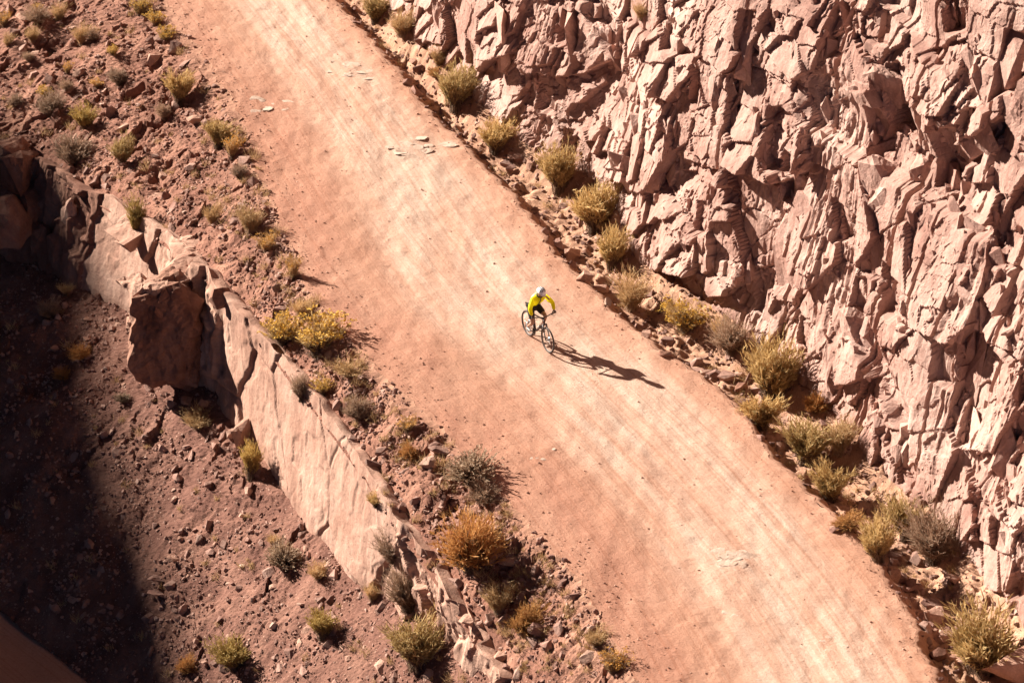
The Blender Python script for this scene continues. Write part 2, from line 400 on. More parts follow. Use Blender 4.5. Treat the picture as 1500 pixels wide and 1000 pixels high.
# cliff plane coordinates of a photo pixel
def cliff_uz(px, py):
    d_ = ray(px, py); best = None
    for t in np.arange(0.80, 1.25, 0.0008):
        p = CAMP + d_ * (t * DIST)
        if p[0] >= float(xB(np.array([p[1]]))[0]) + 0.13 * p[2] and p[2] > 0: best = p; break
    if best is None: best = CAMP + d_ * DIST
    return float(np.interp(-best[1], -by, uu)), best[2] - 0.2
wu = Ug + .22 * fbm(Ug * .35, Zg * .3, 2, 201) + .025 * perlin(Ug * 2.6, Zg * 2.2, 204)
wz = Zg + .22 * fbm(Ug * .35, Zg * .3, 2, 207) + .025 * perlin(Ug * 2.6, Zg * 2.2, 208)
sh = wz - .22 * wu                               # joints dip obliquely across the wall
f1, e1, ci, cj = facets(wu / 2.5, sh / 2.3, 211, .15, .20, .36, .14, -.20)
rough1 = hsh(ci, cj, 217)                        # how broken the block is
f2, e2, c2, d2 = facets(wu / 1.15 + ci * .37, (wz - .15 * wu) / .90 + cj * .21, 221, .085, .13, .18, .06, -.06)
f3, e3, _, _ = facets(wu / .46 + ci * .7 + c2 * .3, (wz - .10 * wu) / .42, 231, .035, .05, .085, .02, -.015)
f4, e4, _, _ = facets(wu / .20, (wz - .2 * wu) / .17, 241, .012, .016, .024)
rmask = .25 + 1.0 * sstep(.25, .8, rough1); rough2 = sstep(.35, .8, hsh(c2, d2, 229))
fr = fbm(Ug * .25, Zg * .2, 3, 251)
band = sstep(.05, .5, fr)                           # heavily broken zones
W = f1 + f2 * rmask * 1.1 + f3 * (.12 + rmask * .75 * rough2 + .5 * band) + f4 * (.10 + .5 * rough2 + .6 * band)
# shaken strands: narrow vertical ribs
col = perlin(Ug * 3.2 + .25 * perlin(Ug, Zg * .5, 261), Zg * .22, 263)
strand = sstep(.18, .5, perlin(Ug * .45, Zg * .10 + 3, 265))
W = W - .16 * strand * np.abs(col) ** .7 * (1 + .8 * perlin(Ug * 4, Zg * 1.5, 266))
# joints between blocks
W = W - 0.12 * sstep(.05, 0, e1) * (hsh(ci, cj, 219) > .35) - .08 * sstep(.05, 0, e2) * (rough1 > .4)
# big forms
W = W + .16 * fbm(Ug * .10, Zg * .09, 3, 271) + .035 * fbm(Ug * 1.5, Zg * 1.5, 4, 275)
# places where blocks fell out / overhang, (px, py, half width u, half height z, depth)
for (px, py, hu, hz, dep) in [(1152, 205, .9, 1.15, 1.0), (1160, 255, .6, 1.0, .8), (1310, 150, .95, 1.3, 1.1), (1282, 190, .5, .9, .8), (1378, 235, .8, 1.3, 1.2), (1415, 205, .5, 1.2, 1.0),
                              (1400, 15, .7, .8, 1.0), (1115, 430, .5, .9, .7), (1315, 440, .9, .8, .8), (1265, 445, .5, .9, .6), (1240, 330, .7, .8, .6), (1220, 50, .4, 1.2, .7), (1095, 50, .5, .9, .6), (985, 55, .9, .7, .7),
                              (830, 50, .7, .7, .5), (795, 150, .6, .5, .5), (690, 90, .5, .9, .5), (900, 205, .5, .6, .5), (840, 215, .4, .8, .5), (1015, 130, .4, .8, .6), (1180, 490, .4, .8, .5), (1430, 610, .5, 1.2, .6),
                              (1390, 530, .5, .7, .6), (1490, 430, .5, 1.0, .8), (1480, 100, .5, 1.2, .8), (1290, 40, .4, .6, .5), (740, 20, .5, .6, .5), (1030, 320, .5, .6, .5), (1080, 280, .3, .7, .5), (1340, 690, .5, .5, .4)]:
    cu, cz = cliff_uz(px, py)
    du = (wu - cu) / (hu * .85); dz = (wz - cz) / (hz * .72)
    r_ = np.maximum(np.abs(du + .35 * dz), np.abs(dz - .2 * du)) + .25 * perlin(wu * 1.1, wz * 1.1, 281)
    W = W - .40 * dep * sstep(1.05, .92, r_) * (1 - .35 * dz)
# long vertical seams and one dipping bedding step
for (px, py, z0_, z1_, wd_, dp_) in [(1212, 160, -1, 40, .05, .30), (1372, 60, -1, 40, .09, .45), (1398, 160, -1, 40, .05, .3), (1086, 80, -1, 40, .05, .25), (1470, 480, -1, 40, .05, .3), (1280, 500, -1, 40, .05, .28),
                                     (1240, 640, -1, 40, .05, .22), (905, 300, -1, 40, .06, .3), (965, 120, -1, 40, .05, .22), (1150, 520, -1, 40, .04, .2), (1345, 720, -1, 40, .05, .3), (1425, 700, -1, 40, .05, .3)]:
    cu, cz = cliff_uz(px, py)
    uc = cu + .22 * perlin(Zg * .35, Zg * 0 + px, 283) + .05 * perlin(Zg * 2.5, Zg * 0 + px, 284)
    W = W - dp_ * sstep(wd_ * 1.6, wd_ * .5, np.abs(Ug - uc)) * sstep(-.35, .1, perlin(Zg * .25, Zg * 0 + px * .7, 285))
for (ax, ay, bx_, by_, dp_, up_) in [(1180, 185, 1440, 355, .50, 2.4), (1290, 10, 1372, 112, .4, 1.6), (860, 20, 905, 90, .3, 1.2), (1250, 480, 1330, 640, .35, 1.2)]:
    ua, za = cliff_uz(ax, ay); ub, zb_ = cliff_uz(bx_, by_)
    tt = (Ug - ua) / (ub - ua); zl = za + (zb_ - za) * tt + .10 * perlin(Ug * 1.2, Ug * 0, 287)
    W = W - dp_ * sstep(-.08, .05, tt) * sstep(1.08, .95, tt) * sstep(-.05, .16, Zg - zl) * sstep(up_, up_ * .3, Zg - zl)
W = np.where(Zg < 1.0, W * (.6 + .4 * sstep(-.2, 1.0, Zg)), W) + .10 * sstep(1.2, 0, Zg)
batter = 0.13 * np.maximum(Zg, 0)
CX = BX + CN[0] * W + batter; CY = BY + CN[1] * W; CZ = Zg + .2 + .10 * f2
CLP = np.stack([CX, CY, CZ], -1)
add_bvh(CLP, 2)
F = grid_faces(*Ug.shape, flip=False)
Vc = CLP.reshape(-1, 3)
def submesh(name, fidx, mat):
    f = F[fidx]; vs, invx = np.unique(f.ravel(), return_inverse=True)
    return fast_mesh(name, Vc[vs], invx.reshape(-1, 4), mat, None, False)
cliff = obj('cliff', fast_mesh('cliff', Vc, F, M_CLIFF, None, False))
tag(cliff, 'tall broken pink sandstone cliff standing over the road', kind='structure')
# plateau behind the top of the cliff
ys = np.arange(Y1 + 40, Y0 - 10, -1.0)
X, Y, Z, T = loft(ys[::-1], 40, lambda y: xB(y) + .13 * H - .6, lambda y: zB(y) * 0 + H + .1, lambda y: xB(y) + 70, lambda y: zB(y) * 0 + H + 9)
Z = Z + 1.2 * fbm(X * .1, Y * .1, 4, 291) * sstep(0, .1, T)
P = np.stack([X, Y, Z], -1)
o = obj('plateau', fast_mesh('plateau', P.reshape(-1, 3), grid_faces(*X.shape), M_VERGE, None, True)); tag(o, kind='structure')

# ------------------------------------------------------------------ the sandstone ledge on the left
ys = np.arange(Y1 + 1.5, Y0 + 3, -0.042)
nv = 96
t = np.linspace(-0.14, 1.06, nv)
Yg, Tg = np.meshgrid(ys, t, indexing='ij')
x0, x1, z0, z1 = xT(Yg), xb(Yg), zT(Yg), zb(Yg)
tc = np.clip(Tg, 0, 1)
Xg = x0 + (x1 - x0) * tc; Zg2 = z0 + (z1 - z0) * tc
hgt = z0 - z1
# back top of the ledge tucks under the slope
Xg = Xg + np.where(Tg < 0, -Tg * 6.0, 0); Zg2 = Zg2 - np.where(Tg < 0, .12, 0) * np.minimum(1, -Tg * 12)
Zg2 = Zg2 - np.where(Tg > 1, (Tg - 1) * 8, 0)
Zm = Zg2
wu = Yg + .2 * fbm(Yg * .4, Zm * .6, 3, 301); wz = Zm + .2 * fbm(Yg * .4, Zm * .6, 3, 302)
f1, e1, li, lj = facets(wu / 3.4, wz / 4.5 + .3, 311, .08, .14, .14)
smoothz = sstep(5.5, 4.0, Yg) * sstep(-8.5, -6.8, Yg) + sstep(9.0, 9.8, Yg) * sstep(14, 13, Yg)         # the clean slabs
f2, e2, _, _ = facets(wu / .9, wz / .9, 321, .17, .26, .2); f3, e3, _, _ = facets(wu / .28, wz / .45, 331, .05, .09, .07); f4, e4, _, _ = facets(wu / .13, wz / .5, 341, .012, .02, .01)
crk = np.abs(perlin(Yg * .9 + .3 * Zm, Zm * .25, 351)); crack = sstep(.035, 0, crk) * sstep(-.1, .2, perlin(Yg * .5, Zm * .9, 352))
f3 = f3 * sstep(-.02, .12, Tg)
W = f1 + (1 - smoothz) * (f2 + f3) + smoothz * (.10 * f2 + .30 * f3 * sstep(.1, .5, fbm(Yg * .6, Zm * .5, 3, 355))) + f4 * (.25 + .75 * (1 - smoothz)) * sstep(-.02, .12, Tg) - .08 * crack * sstep(.1, .4, perlin(Yg * .35, Zm * .5, 358)) - .06 * sstep(.03, 0, e1) + .02 * fbm(Yg * 2, Zm * 2, 3, 356)
W = (W - .02) * sstep(-.14, 0.02, Tg)
W = soften(W)
lip = .16 * fbm(Yg * .9, Yg * 0 + Tg * 6, 2, 357) * sstep(.12, .0, np.abs(Tg))
P = np.stack([Xg - .93 * W, Yg - .36 * W, Zg2 + lip + .03 * f2 + .26 * sstep(.5, .0, np.abs(Tg)) * sstep(-.13, -.05, Tg)], -1)
LEDP = P
add_bvh(P, 2)
F = grid_faces(*Yg.shape, flip=True); Vc = P.reshape(-1, 3)
lid = (li[:-1, :-1] + 500).astype(np.int64).ravel()
ids = np.unique(lid); ledge = None
for n_, k in enumerate(ids):
    fi = np.nonzero(lid == k)[0]
    me = submesh('ledge_slab', fi, M_BLOCK if Vc[F[fi]].mean(axis=(0, 1))[1] > 14.5 else M_LEDGE)  # far-left slabs take the darker stone to stand in for shade
    if ledge is None:
        ledge = obj('sandstone_ledge', me); tag(ledge, 'pale pink sandstone ledge with a clean cut face below the rubble slope', kind='structure')
    else: obj('ledge_slab', me, ledge)

# ------------------------------------------------------------------ ray casting photo points onto the finished ground
BV = np.concatenate(BVH_V); BF = np.concatenate(BVH_F)
bvh = BVHTree.FromPolygons(BV.tolist(), BF.tolist())
def hit(px, py):
    d_ = Vector(ray(px, py)).normalized()
    loc, nor, idx, dist = bvh.ray_cast(Vector(CAMP), d_)
    if loc is None: return Vector(at(px, py, 0)), Vector((0, 0, 1))
    return loc, (nor if nor.dot(d_) < 0 else -nor)
def drop(x, y, z=60):
    loc, nor, idx, dist = bvh.ray_cast(Vector((x, y, z)), Vector((0, 0, -1)))
    return loc, nor

# ------------------------------------------------------------------ opposite canyon rim, off to the left, that shades the scree
crest = []
for (px, py) in [(-420, -90), (-220, 30), (-60, 140), (20, 190), (100, 240), (128, 300), (142, 360), (150, 430), (168, 520), (180, 620), (215, 740), (255, 850), (280, 960), (300, 1080), (340, 1250)]:
    d_ = Vector(ray(px, py)).normalized()
    if 0 <= px and py < 1100:
        p, _ = hit(px, py)
    else:
        p = Vector(at(px, py, -7))
    crest.append(p + to_sun * 250)
crest = [crest[0] + (crest[0] - crest[2]) * 1.5] + crest + [crest[-1] + (crest[-1] - crest[-3]) * .8, Vector((-180, 70, 105)), Vector((-150, 0, 115)), Vector((-120, -70, 120)), Vector((-100, -150, 125))]  # end points towards the camera: unseen wall added to block sky light
n = 260; cl = np.array([list(c) for c in crest]); s_ = np.linspace(0, len(cl) - 1, n)
C = np.stack([np.interp(s_, np.arange(len(cl)), cl[:, k]) for k in range(3)], -1)
C[:, 2] += .25 * fbm(s_ * 3, s_ * 0, 4, 401)
out = np.array([-.80, .60, 0])
prof = [(-75, -120), (-45, -80), (-18, -30), (-9, -26), (-5, -8), (-1, -1.2), (0, 0), (3, .3), (12, -3), (30, -14), (60, -55)]
P = np.stack([C + out * d_ + np.array([0, 0, 1]) * h_ for d_, h_ in prof], 1)
jit = fbm(np.arange(n)[:, None] * .13 + np.zeros((1, len(prof))), np.arange(len(prof))[None, :] * 1.7 + np.zeros((n, 1)), 4, 411) * 2.2
jit[:, 5:8] *= 0
P = P + jit[..., None] * out
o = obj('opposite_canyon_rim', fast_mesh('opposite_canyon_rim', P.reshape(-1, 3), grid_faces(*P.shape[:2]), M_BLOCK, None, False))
tag(o, kind='structure')

# ------------------------------------------------------------------ rocks
def hull_mesh(name, rng, sx, sy, sz, npts=14, mat=None, rough=0, boxy=0.5, bev=0.0):
    bm = bmesh.new()
    for i in range(npts):
        v = Vector((rng.gauss(0, 1), rng.gauss(0, 1), rng.gauss(0, 1))); v.normalize()
        m_ = max(abs(v.x), abs(v.y), abs(v.z)); v = v * (1 - boxy) + v / m_ * boxy * .85
        v *= rng.uniform(.86, 1.05)
        bm.verts.new((v.x * sx, v.y * sy, v.z * sz))
    r_ = bmesh.ops.convex_hull(bm, input=bm.verts)
    bmesh.ops.delete(bm, geom=[g for g in r_['geom_interior'] if isinstance(g, bmesh.types.BMVert)], context='VERTS')
    bmesh.ops.dissolve_limit(bm, angle_limit=math.radians(9), verts=bm.verts[:], edges=bm.edges[:])
    if bev: bmesh.ops.bevel(bm, geom=bm.edges[:], offset=bev, segments=1, affect='EDGES')
    bmesh.ops.triangulate(bm, faces=bm.faces[:])
    if rough:
        L = max(sx, sy, sz)
        for it in range(6):
            lim = max(.07, L * .07); es = [e for e in bm.edges if e.calc_length() > lim * 1.6]
            if not es or len(bm.verts) > 6000: break
            bmesh.ops.subdivide_edges(bm, edges=es, cuts=1)
            bmesh.ops.triangulate(bm, faces=[f for f in bm.faces if len(f.verts) > 3])
        bm.normal_update()
        co = np.array([v.co[:] for v in bm.verts]); no = np.array([v.normal[:] for v in bm.verts])
        sd = rng.randint(0, 9999)
        a, _, _, _ = facets(co[:, 0] / .35 + co[:, 2] / .5 + sd, co[:, 1] / .35 - co[:, 2] / .4, sd, 1, 1.2, 1.2)
        b_ = fbm(co[:, 0] * 2 + co[:, 2], co[:, 1] * 2 - co[:, 2], 4, sd + 7)
        co = co + no * ((a * .5 + b_ * .8) * rough)[:, None]
        for v, c in zip(bm.verts, co): v.co = c
    me = bpy.data.meshes.new(name); bm.to_mesh(me); bm.free()
    if mat: me.materials.append(mat)
    return me
# small shared stones
stone_lib = []
for i in range(18):
    rr = random.Random(500 + i)
    flat = rr.choice([.25, .4, .55, .7])
    me = hull_mesh('stone', rr, 1.0, rr.uniform(.5, .85), flat, 13, M_STONE, boxy=.45); stone_lib.append(me)
pale_lib = []
for i in range(6):
    rr = random.Random(560 + i); pale_lib.append(hull_mesh('stone', rr, 1.0, rr.uniform(.4, .8), rr.choice([.15, .25, .4]), 12, M_LEDGE, boxy=.4))
def quat_on(nor, spin, tilt=0.3, rng=R):
    n_ = (Vector(nor) + Vector((rng.uniform(-tilt, tilt), rng.uniform(-tilt, tilt), 0))).normalized()
    return n_.to_track_quat('Z', 'Y') @ Matrix.Rotation(spin, 3, 'Z').to_quaternion()
def put_stone(me, loc, nor, size, parent=None, sink=.25, name='stone', rng=R):
    o = obj(name, me, parent); o.rotation_mode = 'QUATERNION'
    o.rotation_quaternion = quat_on(nor, rng.uniform(0, 6.28), .35, rng)
    o.scale = (size, size, size); o.location = Vector(loc) + Vector(nor) * size * (.3 - sink)
    return o
def px_in(poly, x, y):
    c = False; j = len(poly) - 1
    for i in range(len(poly)):
        if ((poly[i][1] > y) != (poly[j][1] > y)) and x < (poly[j][0] - poly[i][0]) * (y - poly[i][1]) / (poly[j][1] - poly[i][1]) + poly[i][0]: c = not c
        j = i
    return c
def scatter(poly, parent, n, smin, smax, seed, power=2.2, lib=None, pale=0.15):
    rng = random.Random(seed); xs = [p[0] for p in poly]; ysx = [p[1] for p in poly]; k = 0; guard = 0
    while k < n and guard < n * 20:
        guard += 1
        x = rng.uniform(min(xs), max(xs)); y = rng.uniform(min(ysx), max(ysx))
        if not px_in(poly, x, y): continue
        loc, nor = hit(x, y)
        if nor.z < .45: continue
        s = smin + (smax - smin) * rng.random() ** power
        put_stone(rng.choice(pale_lib if rng.random() < pale else (lib or stone_lib)), loc, nor, s, parent, rng=rng); k += 1
UP_POLY = [(0, 0), (225, 0), (330, 150), (385, 310), (440, 430), (545, 560), (690, 695), (820, 840), (920, 1000), (730, 1000), (650, 900), (545, 740), (460, 590), (320, 420), (110, 270), (0, 205)]
LOW_POLY = [(60, 420), (110, 405), (220, 480), (235, 590), (320, 590), (400, 720), (520, 850), (600, 900), (720, 1000), (250, 1000), (0, 880), (0, 500)]
VER_POLY = [(500, 10), (610, 70), (760, 215), (870, 290), (935, 400), (1110, 520), (1200, 600), (1290, 700), (1400, 790), (1450, 1000), (1390, 1000), (1345, 910), (1255, 780), (1135, 670), (1060, 575), (945, 490), (830, 385), (740, 265), (640, 175)]
scatter(UP_POLY, upper, 285, .09, .30, 1)
scatter(LOW_POLY, lower, 285, .08, .27, 2, 2.5)
scatter(VER_POLY, verge, 230, .09, .30, 3, 1.8, pale=.35)
# gravel: too small and too many to single out; one joined object per surface
def stone_arrays():
    L = []
    for me in stone_lib[:10]:
        v = np.zeros(len(me.vertices) * 3, np.float32); me.vertices.foreach_get('co', v); v = v.reshape(-1, 3)
        me.calc_loop_triangles(); f = np.zeros(len(me.loop_triangles) * 3, np.int32); me.loop_triangles.foreach_get('vertices', f); L.append((v, f.reshape(-1, 3)))
    return L
SA = stone_arrays()
def gravel(name, grid, mask, n, smin, smax, seed, mat, power=3):
    rng = np.random.default_rng(seed); nr, nc = grid.shape[:2]
    w = mask[:-1, :-1].ravel().astype(float); w /= w.sum()
    idx = rng.choice(len(w), n, p=w); r_ = idx // (nc - 1); c_ = idx % (nc - 1)
    base = grid[r_, c_] + (grid[r_ + 1, c_ + 1] - grid[r_, c_]) * rng.random((n, 1))
    Vs, Fs, off = [], [], 0
    size = smin + (smax - smin) * rng.random(n) ** power
    for i in range(n):
        v, f = SA[i % len(SA)]
        a, b, c = rng.random(3) * 6.28; b = (b - 3.14) * .2
        ca, sa, cb, sb = math.cos(a), math.sin(a), math.cos(b), math.sin(b)
        Rm = np.array([[ca, -sa, 0], [sa, ca, 0], [0, 0, 1]]) @ np.array([[1, 0, 0], [0, cb, -sb], [0, sb, cb]])
        Vs.append((v * size[i]) @ Rm.T + base[i] + [0, 0, size[i] * .2]); Fs.append(f + off); off += len(v)
    o = obj(name, fast_mesh(name, np.concatenate(Vs), np.concatenate(Fs), mat)); tag(o, kind='stuff'); return o
def imgmask(G, poly_fn=None):
    rel = G - CAMP; dp = rel[..., 1] * CP - rel[..., 2] * SP
    x = 750 + FPX * rel[..., 0] / dp; y = 500 - FPX * (rel[..., 1] * SP + rel[..., 2] * CP) / dp
    return (x > -40) & (x < 1540) & (y > -40) & (y < 1040)
m = imgmask(UPP); o = gravel('slope_gravel', UPP, m * (.2 + sstep(-.3, .4, fbm(UPP[..., 0] * .7, UPP[..., 1] * .7, 3, 501))), 6500, .025, .11, 1, M_STONE)
o['label'] = 'loose gravel strewn over the rubble slope beside the road'; o['category'] = 'gravel'
m = imgmask(LOWP); o = gravel('scree', LOWP, m * (.15 + sstep(-.3, .4, fbm(LOWP[..., 0] * .6, LOWP[..., 1] * .6, 3, 503))), 6500, .025, .10, 2, M_STONE)
o['label'] = 'small scree fragments over the dark lower slope'; o['category'] = 'scree'
m = imgmask(VERP); o = gravel('verge_rubble', VERP, m * sstep(.0, .3, VERP[..., 0] - xR(VERP[..., 1])), 3200, .025, .12, 3, M_STONE, 2.4)
o['label'] = 'small rubble lying in the ditch at the cliff foot'; o['category'] = 'rubble'
Tm = (ROADP[..., 0] - xL(ROADP[..., 1])) / (xR(ROADP[..., 1]) - xL(ROADP[..., 1]))
m = imgmask(ROADP); o = gravel('road_pebbles', ROADP, m * (.05 + 1.0 * sstep(.25, .0, Tm) + .7 * sstep(.88, 1, Tm)), 4200, .006, .045, 4, M_LEDGE, 5.0)
o['label'] = 'pebbles scattered over the dirt road surface'; o['category'] = 'pebbles'

# ------------------------------------------------------------------ angular blocks that make up the broken cliff face
cliff_lib = []
for i in range(26):
    rr = random.Random(4000 + i)
    cliff_lib.append(hull_mesh('rock_block', rr, rr.uniform(.75, 1.0), rr.uniform(.45, .75), rr.uniform(.8, 1.1), rr.randint(12, 18), M_CLIFF, .034 if i % 2 else .020, rr.uniform(.5, .85)))
CL_POLY = [(640, 0), (1500, 0), (1500, 900), (1420, 770), (1300, 680), (1215, 580), (1110, 490), (1020, 430), (940, 340), (880, 250), (760, 190), (700, 140), (620, 40), (600, 0)]
rc = random.Random(99); placed = []
def wall_block(x, y, size, me, parent):
    loc, nor = hit(x, y)
    if loc.x < float(xB(np.array([loc.y]))[0]) - .5: return None
    o = obj('rock_block', me, parent)
    ang_ = math.atan2(-.44, -.90) + rc.gauss(-.12, .30)
    eul = Matrix.Rotation(ang_ - math.pi / 2 + math.pi, 3, 'Z') @ Matrix.Rotation(rc.gauss(0, .16), 3, 'X') @ Matrix.Rotation(rc.gauss(-.12, .22), 3, 'Y')
    o.rotation_mode = 'QUATERNION'; o.rotation_quaternion = eul.to_quaternion()
    sx = size * rc.uniform(.6, 1.15); sz = size * rc.uniform(.8, 1.5); sy = size * rc.uniform(.5, .8)
    o.scale = (sx, sy, sz)
    out_ = Vector((-.88, -.475, 0)); pz = max(loc.z, sz * .45)
    o.location = Vector((loc.x, loc.y, pz)) - out_ * (sy * rc.uniform(.58, .88))
    return o
k = 0
while k < 290:
    x, y = rc.uniform(600, 1500), rc.uniform(0, 900)
    if not px_in(CL_POLY, x, y): continue
    size = .40 + 1.15 * rc.random() ** 1.7
    if any((x - a) ** 2 + (y - b) ** 2 < (26 * (size + c)) ** 2 for a, b, c in placed): 
        if rc.random() < .93: continue
    if wall_block(x, y, size, cliff_lib[rc.randrange(26)], cliff): placed.append((x, y, size)); k += 1
# the small broken rock between the blocks, joined
Vs, Fs, off = [], [], 0; rgn = np.random.default_rng(8); k = 0
while k < 1000:
    x, y = rc.uniform(600, 1500), rc.uniform(0, 900)
    if not px_in(CL_POLY, x, y): continue
    if perlin(np.array([x / 90.]), np.array([y / 160.]), 71)[0] < rc.uniform(-.5, .35): continue
    loc, nor = hit(x, y); v, f = SA[rc.randrange(len(SA))]; sz = .05 + .20 * rc.random() ** 2
    a = math.atan2(-.44, -.9) + rc.gauss(0, .5); ca, sa = math.cos(a), math.sin(a); b = rc.gauss(0, .4); cb, sb = math.cos(b), math.sin(b)
    Rm = np.array([[ca, -sa, 0], [sa, ca, 0], [0, 0, 1]]) @ np.array([[1, 0, 0], [0, cb, -sb], [0, sb, cb]])
    q = v[:, [2, 1, 0]] * np.array([.8, .8, 1.5]) * sz
    Vs.append(q @ Rm.T + np.array(loc[:]) + np.array([.88, .475, 0]) * sz * .35); Fs.append(f + off); off += len(v); k += 1
o = obj('broken_rock', fast_mesh('broken_rock', np.concatenate(Vs), np.concatenate(Fs), M_CLIFF), cliff); tag(o, kind='stuff')

# ------------------------------------------------------------------ ledge blocks (pieces of the ledge that stand out on their own)
def ledge_block(cx, cy, cz, sx, sy, sz, spin, seed, mat, tilt=(0, 0), boxy=.75, rough=.045, npts=16):
    rr = random.Random(seed)
    me = hull_mesh('ledge_block', rr, sx, sy, sz, npts, mat, rough, boxy, bev=0)
    return obj('ledge_block', me, ledge, (cx, cy, cz), (math.radians(tilt[0]), math.radians(tilt[1]), math.radians(spin)))
p = at(240, 496, -3.1)
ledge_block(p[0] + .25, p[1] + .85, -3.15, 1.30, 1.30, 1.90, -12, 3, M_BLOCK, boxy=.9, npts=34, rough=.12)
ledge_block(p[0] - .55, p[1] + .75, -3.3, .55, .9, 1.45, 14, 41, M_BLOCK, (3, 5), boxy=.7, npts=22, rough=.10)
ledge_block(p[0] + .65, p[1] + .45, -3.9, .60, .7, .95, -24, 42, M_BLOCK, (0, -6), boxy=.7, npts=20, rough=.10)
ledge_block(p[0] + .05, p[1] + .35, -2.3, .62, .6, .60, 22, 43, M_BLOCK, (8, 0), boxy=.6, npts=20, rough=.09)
ledge_block(p[0] - .70, p[1] + .95, -1.95, .60, .75, .42, 36, 44, M_LEDGE, (0, 8), boxy=.6, npts=18, rough=.06)
ledge_block(p[0] - .25, p[1] + .55, -1.75, .50, .45, .28, 10, 45, M_LEDGE, (6, -8), boxy=.6, npts=18, rough=.05)
p = at(200, 480, -3.2); ledge_block(p[0] + .1, p[1] + .6, -3.35, .45, .8, 1.2, 20, 9, M_LEDGE, (0, 6), rough=.09, npts=24)
p = at(262, 405, -1.6); ledge_block(p[0], p[1] + .5, -1.75, 1.0, .9, .40, 30, 5, M_LEDGE, (0, -16), rough=.03)
p = at(300, 355, -1.2); ledge_block(p[0], p[1] + .3, -1.45, 1.25, 1.3, .32, 10, 6, M_LEDGE, (0, -14), rough=.03)
p = at(225, 310, -1.8); ledge_block(p[0], p[1], -2.15, 1.5, 1.3, .38, 35, 17, M_LEDGE, (4, -20), rough=.03)
p = at(322, 425, -.9); ledge_block(p[0], p[1], -1.1, .36, .42, .34, 20, 8, M_BLOCK, (0, 0), rough=.02)
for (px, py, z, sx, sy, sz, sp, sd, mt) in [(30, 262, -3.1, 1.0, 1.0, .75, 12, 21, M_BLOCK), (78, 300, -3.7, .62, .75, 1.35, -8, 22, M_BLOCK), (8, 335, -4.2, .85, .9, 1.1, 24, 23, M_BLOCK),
                                            (100, 335, -3.8, .30, .6, 1.3, 5, 24, M_LEDGE), (45, 320, -4.2, .55, .6, 1.0, 40, 25, M_BLOCK), (10, 225, -2.6, .8, .7, .35, 70, 26, M_BLOCK), (62, 362, -4.9, .5, .6, .8, 20, 27, M_BLOCK), (92, 372, -4.9, .34, .5, .75, -10, 28, M_BLOCK)]:  # dark stone also stands in for the shade of the recess
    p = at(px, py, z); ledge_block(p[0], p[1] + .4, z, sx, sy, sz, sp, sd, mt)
for (px, py, z, sx, sy, sz, sp, sd) in [(556, 800, -3.0, .35, .9, .8, 10, 31), (352, 640, -4.4, .35, .3, .55, 15, 33)]:
    p = at(px, py, z); ledge_block(p[0], p[1] + .3, z, sx, sy, sz, sp, sd, M_LEDGE, rough=.03)

# pale bedrock showing through the road: pieces of the road
def bedrock(px, py, n, spread, smax, seed):
    rr = random.Random(seed)
    for i in range(n):
        a, b = rr.gauss(0, 1) * spread, rr.gauss(0, .45) * spread
        loc, nor = hit(px + a + b * .5, py + b)
        me = hull_mesh('bedrock_slab', rr, 1, rr.uniform(.5, .85), .10, 22, M_PALE, boxy=.15)
        o = obj('bedrock_slab', me, road, loc + Vector((0, 0, -.004)), (rr.uniform(-.12, .12), rr.uniform(-.12, .12), rr.uniform(-.5, .5))); k = smax * rr.uniform(.35, 1); o.scale = (k * 1.1, k * 1.1, k * .5)
bedrock(520, 105, 16, 14, .30, 1); bedrock(615, 216, 17, 18, .32, 2); bedrock(1064, 818, 16, 15, .34, 3); bedrock(386, 158, 9, 12, .28, 4)
bedrock(1068, 898, 3, 6, .15, 5); bedrock(1225, 945, 6, 18, .14, 6); bedrock(790, 668, 4, 14, .16, 7); bedrock(560, 180, 5, 25, .16, 8); bedrock(1115, 996, 2, 3, .14, 9)

